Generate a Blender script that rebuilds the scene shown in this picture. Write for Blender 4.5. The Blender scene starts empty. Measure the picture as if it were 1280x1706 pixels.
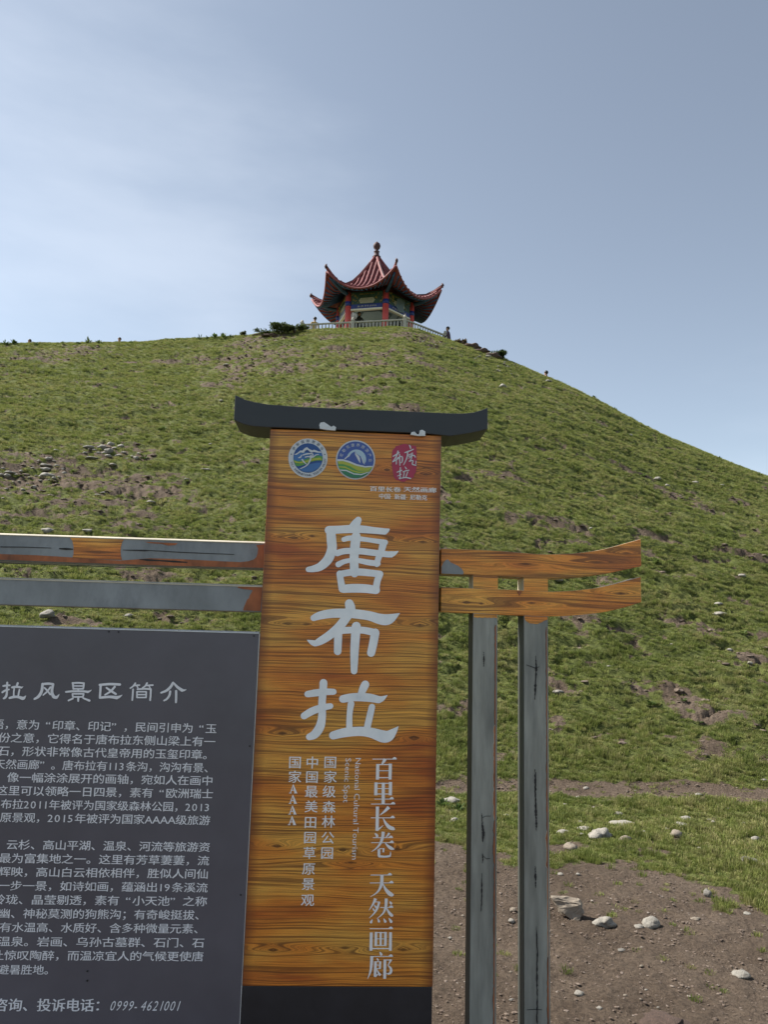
import bpy, bmesh, math, random
import numpy as np
from mathutils import Vector, Matrix

# ------------------------------------------------------------------ camera, sky, sun
S = bpy.context.scene
COL = S.collection
F_PX, PITCH, ROLL, YAW = 1300.0, math.radians(8.9), math.radians(1.54), math.radians(2.86)
EYE = Vector((0, 0, 1.6))
cp, sp, cr, sr = math.cos(PITCH), math.sin(PITCH), math.cos(ROLL), math.sin(ROLL)
FW = Vector((0, cp, sp)); U0 = Vector((0, -sp, cp)); R0v = Vector((1, 0, 0))
RT = R0v * cr + U0 * sr; UP = -R0v * sr + U0 * cr
cam_d = bpy.data.cameras.new('camera'); cam = bpy.data.objects.new('camera', cam_d); COL.objects.link(cam)
cam_d.sensor_fit = 'VERTICAL'; cam_d.sensor_height = 24.0; cam_d.lens = 24.0 * F_PX / 1706.0
cam_d.clip_start = 0.05; cam_d.clip_end = 5000
M = Matrix.Identity(4)
for i in range(3):
    M[i][0], M[i][1], M[i][2], M[i][3] = RT[i], UP[i], -FW[i], EYE[i]
cam.matrix_world = M
S.camera = cam

SUN_EL, SUN_AZ = math.radians(47), math.radians(-76)       # azimuth from +Y towards +X
W = bpy.data.worlds.new('World'); S.world = W; W.use_nodes = True
wn, wl = W.node_tree.nodes, W.node_tree.links
bg = wn['Background']
sky = wn.new('ShaderNodeTexSky'); sky.sky_type = 'NISHITA'; sky.sun_disc = False
sky.sun_elevation = SUN_EL; sky.sun_rotation = SUN_AZ % (2 * math.pi)
sky.altitude = 1300; sky.air_density = 1.0; sky.dust_density = 1.6; sky.ozone_density = 1.1
# thin high cloud veil, drawn over the sky by direction
tc = wn.new('ShaderNodeTexCoord')
mp = wn.new('ShaderNodeMapping'); mp.inputs['Scale'].default_value = (1.0, 1.0, 3.4); mp.inputs['Rotation'].default_value = (0.1, 0.12, 0.3)
nz = wn.new('ShaderNodeTexNoise'); nz.inputs['Scale'].default_value = 1.3; nz.inputs['Detail'].default_value = 7; nz.inputs['Roughness'].default_value = 0.52
cr_ = wn.new('ShaderNodeMapRange'); cr_.inputs['From Min'].default_value = 0.44; cr_.inputs['From Max'].default_value = 0.72
cr_.inputs['To Min'].default_value = 0.0; cr_.inputs['To Max'].default_value = 0.22; cr_.interpolation_type = 'SMOOTHSTEP'
hs = wn.new('ShaderNodeHueSaturation'); hs.inputs['Saturation'].default_value = 0.60; hs.inputs['Value'].default_value = 0.78
mx = wn.new('ShaderNodeMixRGB'); mx.inputs['Color2'].default_value = (5.3, 5.6, 6.1, 1)
wl.new(tc.outputs['Generated'], mp.inputs['Vector']); wl.new(mp.outputs['Vector'], nz.inputs['Vector'])
dt = wn.new('ShaderNodeVectorMath'); dt.operation = 'DOT_PRODUCT'; dt.inputs[1].default_value = Vector((-0.40, 0.86, 0.40)).normalized()
nm_ = wn.new('ShaderNodeVectorMath'); nm_.operation = 'NORMALIZE'; wl.new(tc.outputs['Generated'], nm_.inputs[0]); wl.new(nm_.outputs[0], dt.inputs[0])
ba = wn.new('ShaderNodeMapRange'); ba.interpolation_type = 'SMOOTHSTEP'; ba.inputs['From Min'].default_value = 0.80; ba.inputs['From Max'].default_value = 0.99; ba.inputs['To Min'].default_value = -0.10; ba.inputs['To Max'].default_value = 0.03
ad = wn.new('ShaderNodeMath'); ad.operation = 'ADD'; wl.new(dt.outputs['Value'], ba.inputs['Value']); wl.new(nz.outputs['Fac'], ad.inputs[0]); wl.new(ba.outputs[0], ad.inputs[1])
wl.new(ad.outputs[0], cr_.inputs['Value']); wl.new(cr_.outputs['Result'], mx.inputs['Fac'])
tn = wn.new('ShaderNodeMixRGB'); tn.blend_type = 'MULTIPLY'; tn.inputs[0].default_value = 1.0; tn.inputs['Color2'].default_value = (0.90, 1.0, 0.97, 1)
wl.new(sky.outputs['Color'], tn.inputs['Color1']); wl.new(tn.outputs['Color'], hs.inputs['Color']); wl.new(hs.outputs['Color'], mx.inputs['Color1']); wl.new(mx.outputs['Color'], bg.inputs['Color'])
bg.inputs['Strength'].default_value = 0.115

sun_d = bpy.data.lights.new('sun', 'SUN'); sun = bpy.data.objects.new('sun', sun_d); COL.objects.link(sun)
sun_d.energy = 4.5; sun_d.angle = math.radians(0.6); sun_d.color = (1.0, 0.95, 0.87)
sdir = Vector((math.sin(SUN_AZ) * math.cos(SUN_EL), math.cos(SUN_AZ) * math.cos(SUN_EL), math.sin(SUN_EL)))
sun.rotation_euler = sdir.to_track_quat('Z', 'Y').to_euler()
vs = S.view_settings
vs.view_transform = 'Standard'; vs.look = 'None'; vs.exposure = 1.0; vs.gamma = 1.0; vs.use_curve_mapping = False

# ------------------------------------------------------------------ helpers
def ray(px, py):
    return (FW + RT * ((px - 640) / F_PX) - UP * ((py - 853) / F_PX))

def tag(o, label=None, cat=None, group=None, kind=None):
    if label: o['label'] = label
    if cat: o['category'] = cat
    if group: o['group'] = group
    if kind: o['kind'] = kind
    return o

def empty(name, loc=(0, 0, 0), rz=0.0, label=None, cat=None, group=None):
    o = bpy.data.objects.new(name, None); COL.objects.link(o)
    o.location = loc; o.rotation_euler = (0, 0, rz); o.empty_display_size = 0.2
    return tag(o, label, cat, group)

def link(name, me, parent=None):
    o = bpy.data.objects.new(name, me); COL.objects.link(o)
    if parent is not None: o.parent = parent
    return o

def mesh(name, verts, faces, mats, parent=None, smooth=False, fm=None):
    me = bpy.data.meshes.new(name); me.from_pydata([tuple(v) for v in verts], [], faces)
    for m in (mats if isinstance(mats, (list, tuple)) else [mats]): me.materials.append(m)
    if fm: me.polygons.foreach_set('material_index', fm)
    if smooth: me.polygons.foreach_set('use_smooth', [True] * len(me.polygons))
    me.update()
    return link(name, me, parent)

def bm_obj(name, bm, mats, parent=None, smooth=False):
    me = bpy.data.meshes.new(name); bm.to_mesh(me); bm.free()
    for m in (mats if isinstance(mats, (list, tuple)) else [mats]): me.materials.append(m)
    if smooth: me.polygons.foreach_set('use_smooth', [True] * len(me.polygons))
    return link(name, me, parent)

def bm_box(bm, x0, x1, y0, y1, z0, z1, bevel=0.0, mat=0):
    vs_ = [bm.verts.new(p) for p in ((x0,y0,z0),(x1,y0,z0),(x1,y1,z0),(x0,y1,z0),(x0,y0,z1),(x1,y0,z1),(x1,y1,z1),(x0,y1,z1))]
    fs = [bm.faces.new([vs_[i] for i in q]) for q in ((0,3,2,1),(4,5,6,7),(0,1,5,4),(1,2,6,5),(2,3,7,6),(3,0,4,7))]
    for f in fs: f.material_index = mat
    if bevel:
        es = list({e for f in fs for e in f.edges})
        bmesh.ops.bevel(bm, geom=es, offset=bevel, segments=2, profile=0.6, affect='EDGES')
    return fs

def bm_tube(bm, pts, rad, seg=8, caps=True, mat=0):
    pts = [Vector(p) for p in pts]; rings = []
    n = len(pts)
    rads = rad if isinstance(rad, (list, tuple)) else [rad] * n
    for i, p in enumerate(pts):
        t = (pts[min(i + 1, n - 1)] - pts[max(i - 1, 0)]).normalized()
        a = Vector((0, 0, 1)) if abs(t.z) < 0.9 else Vector((1, 0, 0))
        s = t.cross(a).normalized(); u = s.cross(t)
        rings.append([bm.verts.new(p + (s * math.cos(k * 2 * math.pi / seg) + u * math.sin(k * 2 * math.pi / seg)) * rads[i]) for k in range(seg)])
    for a, b in zip(rings, rings[1:]):
        for k in range(seg):
            f = bm.faces.new((a[k], a[(k + 1) % seg], b[(k + 1) % seg], b[k])); f.material_index = mat; f.smooth = True
    if caps:
        for r in (rings[0][::-1], rings[-1]):
            f = bm.faces.new(r); f.material_index = mat

def bm_lathe(bm, prof, cx=0, cy=0, seg=16, mat=0):
    rings = [[bm.verts.new((cx + r * math.cos(k * 2 * math.pi / seg), cy + r * math.sin(k * 2 * math.pi / seg), z)) for k in range(seg)] for r, z in prof]
    for a, b in zip(rings, rings[1:]):
        for k in range(seg):
            f = bm.faces.new((a[k], a[(k + 1) % seg], b[(k + 1) % seg], b[k])); f.material_index = mat; f.smooth = True
    bm.faces.new(rings[0][::-1]).material_index = mat; bm.faces.new(rings[-1]).material_index = mat

# ---- materials
class NT:
    def __init__(s, m):
        s.m = m; m.use_nodes = True; s.t = m.node_tree; s.b = s.t.nodes['Principled BSDF']
    def n(s, typ, **kw):
        nd = s.t.nodes.new(typ)
        for k, v in kw.items():
            if hasattr(nd, k) and not k[0].isupper(): setattr(nd, k, v)
            else: nd.inputs[k.replace('_', ' ') if k.replace('_', ' ') in nd.inputs else k].default_value = v
        return nd
    def l(s, a, b): s.t.links.new(a, b)
    def ramp(s, fac, stops, interp='LINEAR'):
        r = s.t.nodes.new('ShaderNodeValToRGB'); r.color_ramp.interpolation = interp
        e = r.color_ramp.elements
        while len(e) < len(stops): e.new(0.5)
        for el, (p, c) in zip(e, stops):
            el.position = p; el.color = (c[0], c[1], c[2], 1) if isinstance(c, (tuple, list)) else (c, c, c, 1)
        s.l(fac, r.inputs['Fac']); return r.outputs['Color']
    def mix(s, fac, a, b, typ='MIX'):
        x = s.t.nodes.new('ShaderNodeMixRGB'); x.blend_type = typ
        for i, v in ((0, fac), (1, a), (2, b)):
            if hasattr(v, 'is_output'): s.l(v, x.inputs[i])
            elif i == 0: x.inputs[0].default_value = v
            else: x.inputs[i].default_value = (v[0], v[1], v[2], 1)
        return x.outputs['Color']
    def math(s, op, a, b=None, c=None):
        x = s.t.nodes.new('ShaderNodeMath'); x.operation = op
        for i, v in enumerate((a, b, c)):
            if v is None: continue
            if hasattr(v, 'is_output'): s.l(v, x.inputs[i])
            else: x.inputs[i].default_value = v
        return x.outputs['Value']
    def noise(s, scale, detail=3, rough=0.5, vec=None, dist=0.0):
        x = s.t.nodes.new('ShaderNodeTexNoise'); x.inputs['Scale'].default_value = scale; x.inputs['Detail'].default_value = detail
        x.inputs['Roughness'].default_value = rough; x.inputs['Distortion'].default_value = dist
        if vec is not None: s.l(vec, x.inputs['Vector'])
        return x.outputs['Fac']
    def coord(s, kind='Object'):
        return s.t.nodes.new('ShaderNodeTexCoord').outputs[kind]
    def scale(s, vec, sc, loc=(0, 0, 0)):
        x = s.t.nodes.new('ShaderNodeMapping'); x.inputs['Scale'].default_value = sc; x.inputs['Location'].default_value = loc
        s.l(vec, x.inputs['Vector']); return x.outputs['Vector']
    def bump(s, h, strength=0.3, dist=0.01):
        x = s.t.nodes.new('ShaderNodeBump'); x.inputs['Strength'].default_value = strength; x.inputs['Distance'].default_value = dist
        s.l(h, x.inputs['Height']); s.l(x.outputs['Normal'], s.b.inputs['Normal'])

def mat(name, col, rough=0.6, metal=0.0, vary=0.12, sc=8.0, bump=0.0, dirt=None, stretch=(1, 1, 1), spec=0.5):
    m = bpy.data.materials.new(name); t = NT(m)
    co = t.scale(t.coord(), stretch)
    f = t.noise(sc, 5, 0.6, co)
    lo = [c * (1 - vary) for c in col]; hi = [min(1, c * (1 + vary)) for c in col]
    c = t.ramp(f, [(0.3, lo), (0.7, hi)])
    if dirt:
        g = t.noise(sc * 0.35, 6, 0.7, co)
        c = t.mix(t.ramp(g, [(0.52, 0.0), (0.7, 0.75)]), c, dirt)
    t.l(c, t.b.inputs['Base Color']); t.b.inputs['Roughness'].default_value = rough; t.b.inputs['Metallic'].default_value = metal
    t.b.inputs['Specular IOR Level'].default_value = spec
    r = t.ramp(f, [(0.2, max(0, rough - 0.08)), (0.8, min(1, rough + 0.08))]); t.l(r, t.b.inputs['Roughness'])
    if bump: t.bump(t.noise(sc * 3, 6, 0.6, co), bump, 0.02)
    return m

def wood(name, knots, vfreq=150.0, uedge=None, gloss=0.33, seed=0.0, tone=1.0, red=0.0):
    """printed wood-grain film: long horizontal grain lines bent round spindle-shaped knots. x = along, z = across."""
    m = bpy.data.materials.new(name); t = NT(m)
    co = t.coord(); sx = t.n('ShaderNodeSeparateXYZ'); t.l(co, sx.inputs[0])
    x, z = sx.outputs['X'], sx.outputs['Z']
    wav = t.noise(1.0, 2, 0.5, t.scale(co, (2.2, 1, 5.0), (seed, 0, seed)))
    Fv = t.math('ADD', z, t.math('MULTIPLY', t.math('SUBTRACT', wav, 0.5), 0.035))
    core = None
    for (ku, kw, a, su, sv) in knots:
        dx = t.math('DIVIDE', t.math('SUBTRACT', x, ku), su * 1.9)
        dz = t.math('DIVIDE', t.math('SUBTRACT', z, kw), sv * 1.5)
        d = t.math('ADD', t.math('ABSOLUTE', dx), t.math('POWER', t.math('ABSOLUTE', dz), 1.6))
        e = t.math('EXPONENT', t.math('MULTIPLY', d, -1.0))
        Fv = t.math('ADD', Fv, t.math('MULTIPLY', e, a * 1.7))
        e2 = t.math('EXPONENT', t.math('MULTIPLY', d, -3.4))
        core = e2 if core is None else t.math('MAXIMUM', core, e2)
    cb = t.n('ShaderNodeCombineXYZ'); t.l(t.math('MULTIPLY', x, 0.9), cb.inputs[0]); t.l(t.math('MULTIPLY', Fv, vfreq), cb.inputs[2]); cb.inputs[1].default_value = seed
    n1 = t.noise(1.0, 2, 0.55, cb.outputs[0])
    cb2 = t.n('ShaderNodeCombineXYZ'); t.l(t.math('MULTIPLY', x, 5.0), cb2.inputs[0]); t.l(t.math('MULTIPLY', Fv, vfreq * 3.2), cb2.inputs[2])
    n2 = t.noise(1.0, 2, 0.6, cb2.outputs[0])
    broad = t.noise(1.0, 3, 0.55, t.scale(co, (1.7, 1, 6.5), (seed, 0, seed * 2)))
    gold = (0.95 * tone, 0.46 * tone, 0.078 * tone); mid = (0.88 * tone, 0.31 * tone, 0.040 * tone); rd = (0.57 * tone, 0.13 * tone, 0.020 * tone)
    base = t.ramp(broad, [(0.34, rd), (0.48, mid), (0.60, gold)])
    if red: base = t.mix(red, base, (0.36 * tone, 0.105 * tone, 0.022 * tone))
    lines = t.ramp(n1, [(0.42, 1.0), (0.50, 0.0)])
    c = t.mix(t.math('MULTIPLY', lines, 0.60), base, (0.085, 0.027, 0.008))
    c = t.mix(t.math('MULTIPLY', t.ramp(n2, [(0.40, 1.0), (0.58, 0.0)]), 0.45), c, (0.085, 0.028, 0.009))
    if core is not None:
        c = t.mix(t.ramp(core, [(0.42, 0.0), (0.66, 0.7)]), c, (0.05, 0.015, 0.005))
    weave = t.noise(420, 1, 0.5, co)
    c = t.mix(t.ramp(weave, [(0.35, 0.22), (0.65, 0.0)]), c, (0.05, 0.02, 0.008))
    if uedge:
        a0, a1 = uedge
        dl = t.math('MINIMUM', t.math('SUBTRACT', x, a0), t.math('SUBTRACT', a1, x))
        dl = t.math('ADD', dl, t.math('MULTIPLY', t.math('SUBTRACT', t.noise(1.0, 3, 0.6, t.scale(co, (3, 1, 9))), 0.5), 0.05))
        c = t.mix(t.ramp(dl, [(0.0, 0.75), (0.040, 0.0)]), c, (0.14, 0.030, 0.012))
    t.l(c, t.b.inputs['Base Color']); t.b.inputs['Roughness'].default_value = gloss
    t.l(t.ramp(n2, [(0.3, gloss + 0.12), (0.7, gloss - 0.03)]), t.b.inputs['Roughness'])
    t.bump(n1, 0.05, 0.002)
    return m

# ---- numpy gradient noise
_rs = np.random.RandomState(7); _perm = np.concatenate([_rs.permutation(256)] * 3)
_ga = _rs.rand(256) * 2 * np.pi; _g = np.stack([np.cos(_ga), np.sin(_ga)], 1)
def pnoise(x, y):
    xi = np.floor(x).astype(int); yi = np.floor(y).astype(int); xf = x - xi; yf = y - yi
    u = xf**3 * (xf * (xf * 6 - 15) + 10); v = yf**3 * (yf * (yf * 6 - 15) + 10)
    def gr(a, b, dx, dy):
        g = _g[_perm[_perm[a & 255] + (b & 255)]]; return g[..., 0] * dx + g[..., 1] * dy
    n00 = gr(xi, yi, xf, yf); n10 = gr(xi + 1, yi, xf - 1, yf); n01 = gr(xi, yi + 1, xf, yf - 1); n11 = gr(xi + 1, yi + 1, xf - 1, yf - 1)
    return (n00 * (1 - u) + n10 * u) * (1 - v) + (n01 * (1 - u) + n11 * u) * v
def fbm(x, y, o=4, g=0.5):
    s = 0; a = 1.0
    for i in range(o):
        s = s + a * pnoise(x + 17.3 * i, y - 9.1 * i); x = x * 2.03; y = y * 2.03; a *= g
    return s
def sstep(a, b, x):
    t = np.clip((x - a) / (b - a), 0, 1); return t * t * (3 - 2 * t)

# ------------------------------------------------------------------ terrain
SIL = [(-60,572),(0,571),(60,572),(150,569),(250,568),(330,562),(400,559),(430,556),(470,551),(520,548),(600,545),(660,543),(700,547),(730,558),(770,573),(810,586),(850,600),(880,613),(920,630),(960,648),(1010,673),(1060,700),(1120,729),(1180,754),(1240,779),(1280,792),(1330,812)]
az_s, te_s = [], []
for px, py in SIL:
    d = ray(px, py + 3); az_s.append(math.atan2(d.x, d.y)); te_s.append(d.z / math.hypot(d.x, d.y))
az_s = [-math.pi, -1.9, -1.4, -0.9] + az_s + [0.62, 0.8, 1.1, 1.5, math.pi]
te_s = [-0.03, -0.02, 0.20, 0.36] + te_s + [0.10, 0.04, -0.01, -0.03, -0.03]
PHI = np.linspace(-math.pi, math.pi, 1441)
TE = np.interp(PHI, az_s, te_s)
RC = np.interp(PHI, [-math.pi, -0.5, -0.25, -0.08, 0.06, 0.2, 0.5, 1.2, math.pi], [46, 46, 44.5, 41.5, 41.0, 39.0, 36.0, 40, 46])
R0A = np.interp(PHI, [-math.pi, -0.5, 0.0, 0.5, math.pi], [9.6, 9.6, 9.3, 9.2, 9.6])
def prof(r, rc, r0):
    t = (r - r0) / (rc - r0)
    k = 0.05; h = np.clip(k - np.abs(t), 0, None) / k; t1 = np.maximum(t, 0) + h * h * k * 0.25
    k = 0.22; h = np.clip(k - np.abs(t1 - 1), 0, None) / k; t2 = np.minimum(t1, 1) - h * h * k * 0.25
    far = np.clip(r - rc - 16, 0, None)
    return t2 - far * 0.011 - 0.05 * sstep(rc * 0.995, rc + 1.1, r)
HH = np.ones_like(PHI)
rr = np.linspace(9, 60, 260)
P0 = prof(rr[None, :], RC[:, None], R0A[:, None])
for _ in range(25):
    te = ((HH[:, None] * P0 - EYE.z) / rr[None, :]).max(1)
    HH = np.clip(HH + (TE - te) * RC, 0.0, None)
ker = np.ones(9) / 9
HH = np.convolve(np.pad(HH, 4, mode='edge'), ker, 'valid')
_d = ray(675, 531.5); Z_TOP = EYE.z + _d.z / _d.y * 42.0 - 1.0
print('top', Z_TOP, float(np.interp(0.0, PHI, HH)))
def ground(x, y, rough=True):
    x = np.asarray(x, float); y = np.asarray(y, float)
    r = np.hypot(x, y) + 1e-6; a = np.arctan2(x, y)
    H = np.interp(a, PHI, HH); rc = np.interp(a, PHI, RC); r0 = np.interp(a, PHI, R0A)
    h = H * prof(r, rc, r0)
    if rough:
        sl = sstep(r0 - 0.5, r0 + 3, r) * (1 - 0.8 * sstep(rc - 5, rc - 1, r)) * (1 - sstep(rc - 0.5, rc + 1, r))
        ter = fbm(x * 0.30 + 5, y * 0.95 + x * 0.12, 4, 0.5)
        ter2 = np.abs(fbm(x * 0.55 - 31, y * 1.7 + 7, 3, 0.5))
        h = h + sl * (0.20 * ter - 0.13 * np.exp(-(ter2 / 0.07)**2) + 0.05)
        h = h + (0.4 + 0.6 * sl) * (0.035 * fbm(x * 2.1, y * 2.1 + 3, 4, 0.55) + 0.012 * fbm(x * 9, y * 9, 3, 0.6))
        h = h - 0.05 * np.exp(-((r - path_r(a)) / 0.22)**2) * sstep(-0.2, 0.1, a)
    return h
def flat_tab(tab):
    A_, R_ = [], []
    for px, py in tab:
        d = ray(px, py); A_.append(math.atan2(d.x, d.y)); R_.append(-EYE.z * math.hypot(d.x, d.y) / d.z)
    return A_, R_
PATH_A, PATH_R = flat_tab([(-300, 1318), (400, 1316), (740, 1317), (900, 1321), (1000, 1328), (1150, 1332), (1280, 1341), (1500, 1356)])
EDGE_A, EDGE_R = flat_tab([(-300, 1380), (500, 1395), (730, 1408), (860, 1440), (930, 1446), (1010, 1440), (1080, 1452), (1130, 1480), (1180, 1505), (1280, 1545), (1500, 1600)])
def path_r(a): return np.interp(a, PATH_A, PATH_R)
def hit(px, py, up=0.0):
    d = ray(px, py); d = d / math.hypot(d.x, d.y)
    ts = np.geomspace(2.2, 58, 3000); z = EYE.z + ts * d.z
    g = ground(ts * d.x, ts * d.y) + up
    k = np.where(z < g)[0]
    if len(k) == 0:
        k = [int(np.argmin(z - g))]
    t = ts[k[0]]
    return Vector((t * d.x, t * d.y, float(g[k[0]]) - up)), t

# bare patches traced on the slope: (px, py, half width px, half height px, strength)
PATCH = [(60,775,120,22,.9),(110,800,120,22,.9),(30,822,90,18,.7),(190,752,70,16,.8),(230,818,90,12,1),(270,800,60,10,.8),(150,835,150,14,.6),(330,600,70,5,1),(120,585,60,10,.7),(30,595,40,8,.6),
 (430,600,80,20,.7),(480,612,50,10,.9),(560,585,60,8,1),(640,590,70,8,.9),(600,610,60,8,.7),(420,570,40,10,1),(470,562,30,6,1),(375,640,35,8,.9),(700,560,50,8,.8),(790,580,50,9,1.1),(840,596,30,6,1),(690,605,70,6,.8),(560,560,120,4,.5),
 (640,628,100,6,.6),(530,672,90,6,.8),(900,585,20,4,.5),(600,650,60,5,.7),(680,680,60,6,.8),(245,680,30,5,.6),(430,718,25,5,.6),(160,700,20,5,.5),(820,790,60,6,.8),(1060,790,50,5,.7),(1140,826,40,6,.8),(930,670,60,4,.4),(800,660,40,5,.7),
 (900,865,80,7,.7),(960,905,40,6,.5),(745,870,25,12,.8),(1090,925,25,10,.7),(1240,925,40,6,.8),(985,1040,40,8,.7),(1170,1055,30,6,.7),(1250,1090,60,10,.8),(1070,1145,40,9,.8),(1130,1150,35,20,.9),(1160,1180,50,14,.9),(930,1140,35,22,.9),(925,1205,20,10,.8),(745,1110,15,12,.6),(1240,1200,30,10,.5),(1180,1240,50,10,.6),(860,1260,60,5,.5),(1280,760,50,4,.5),
 (1000,1000,50,6,.4),(360,480,1,1,0),(90,1035,60,6,.5),(300,1035,60,8,.6),(250,955,80,6,.6),(60,960,50,7,.6),(380,965,30,6,.4),(30,1060,40,6,.4),(20,855,60,10,.6),(160,870,120,6,.5),(350,850,60,5,.5),(1230,600,1,1,0)]
PB = []
for (px, py, hw, hh, s_) in PATCH:
    if s_ <= 0: continue
    p, t = hit(px, py); q, t2 = hit(px, py - hh)
    PB.append((p.x, p.y, hw * t / F_PX * 1.02, max(0.25, abs(t2 - t)), s_))
def front_edge(a):      # where the bare foreground soil gives way to grass
    return np.interp(a, EDGE_A, EDGE_R)
def dirt_at(x, y):
    r = np.hypot(x, y); a = np.arctan2(x, y)
    n = fbm(x * 1.1 + 40, y * 1.5, 5, 0.6)
    n2 = fbm(x * 3.7, y * 4.4 + 11, 4, 0.65)
    d = np.zeros_like(r)
    for (bx, by, sx, sy, s_) in PB:
        q = ((x - bx) / sx)**2 + ((y - by) / sy)**2
        m = q < 4
        d[m] = np.maximum(d[m], s_ * np.exp(-q[m] * 0.9))
    d = d * (0.76 + 1.4 * n + 1.4 * n2)
    fr = 1 - sstep(-0.35, 0.35, r - front_edge(a) + 0.45 * n + 0.35 * n2)
    pa = 1 - sstep(0.10, 0.30, np.abs(r - path_r(a)) + 0.14 * n + 0.10 * n2 - 0.03)
    amb = sstep(0.30, 0.62, n + 0.45 * n2) * 0.55
    ter2 = np.abs(fbm(x * 0.55 - 31, y * 1.7 + 7, 3, 0.5))
    sl = sstep(9.5, 12, r)
    bank = sl * np.exp(-(ter2 / 0.07)**2) * sstep(0.05, 0.5, fbm(x * 0.4 + 9, y * 0.5, 3) + 0.12 * 1 + n * 0.3) * 0.9
    return np.clip(np.maximum.reduce([d, fr, pa, amb, bank]), 0, 1)

fine = np.arange(-0.60, 0.6001, 0.00145)
co_ = np.concatenate([np.linspace(-math.pi, -0.64, 50), fine, np.linspace(0.64, math.pi, 50)])
RR = np.concatenate([[0.0, 0.7, 1.5], np.geomspace(2.2, 62, 720), np.geomspace(66, 900, 26)])
A2, R2 = np.meshgrid(co_, RR)
X = R2 * np.sin(A2); Y = R2 * np.cos(A2)
Z = ground(X, Y); D = dirt_at(X, Y)
Z = Z + (0.02 + 0.05 * (R2 > 9.5)) * D * fbm(X * 6, Y * 6, 3, 0.6)
Z[R2 > 64] = np.maximum(Z[R2 > 64], -0.3)
na, nr = len(co_), len(RR)
idx = np.arange(na * nr).reshape(nr, na)
q = np.stack([idx[:-1, :-1], idx[:-1, 1:], idx[1:, 1:], idx[1:, :-1]], -1).reshape(-1, 4)[:, ::-1]
me = bpy.data.meshes.new('ground')
me.vertices.add(na * nr); me.vertices.foreach_set('co', np.stack([X, Y, Z], -1).ravel())
me.loops.add(q.size); me.loops.foreach_set('vertex_index', q.ravel().astype(np.int32))
me.polygons.add(len(q)); me.polygons.foreach_set('loop_start', np.arange(0, q.size, 4, dtype=np.int32)); me.polygons.foreach_set('loop_total', np.full(len(q), 4, np.int32))
me.polygons.foreach_set('use_smooth', np.ones(len(q), bool))
at = me.attributes.new('dirt', 'FLOAT', 'POINT'); at.data.foreach_set('value', D.ravel().astype(np.float32))
me.update(calc_edges=True)
gm = bpy.data.materials.new('hill_turf_and_soil'); t = NT(gm)
co = t.coord(); da = t.n('ShaderNodeAttribute'); da.attribute_name = 'dirt'
soil = t.ramp(t.noise(1.3, 6, 0.65, co), [(0.3, (0.108, 0.079, 0.057)), (0.5, (0.160, 0.120, 0.089)), (0.72, (0.205, 0.158, 0.120))])
soil = t.mix(t.ramp(t.noise(38, 5, 0.7, co), [(0.35, 0.55), (0.6, 0.0)]), soil, (0.045, 0.032, 0.025))
soil = t.mix(t.ramp(t.noise(60, 3, 0.6, t.scale(co, (1, 1, 1), (5, 2, 0))), [(0.66, 0.0), (0.74, 0.6)]), soil, (0.20, 0.17, 0.14))
turf = t.ramp(t.noise(0.9, 5, 0.6, co), [(0.3, (0.105, 0.125, 0.035)), (0.55, (0.145, 0.165, 0.048)), (0.75, (0.180, 0.172, 0.070))])
turf = t.mix(t.ramp(t.noise(14, 5, 0.7, co), [(0.35, 0.7), (0.6, 0.0)]), turf, (0.050, 0.058, 0.020))
fac = t.math('ADD', da.outputs['Fac'], t.math('MULTIPLY', t.math('SUBTRACT', t.noise(22, 4, 0.7, co), 0.5), 0.6))
c = t.mix(t.ramp(fac, [(0.28, 0.0), (0.45, 1.0)]), turf, soil)
t.l(c, t.b.inputs['Base Color']); t.b.inputs['Roughness'].default_value = 0.95; t.b.inputs['Specular IOR Level'].default_value = 0.15
bh = t.math('ADD', t.noise(38, 8, 0.75, co), t.math('MULTIPLY', t.noise(6, 5, 0.6, co), 1.6))
t.bump(bh, 1.0, 0.05)
me.materials.append(gm)
tag(link('ground', me), kind='structure')

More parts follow.
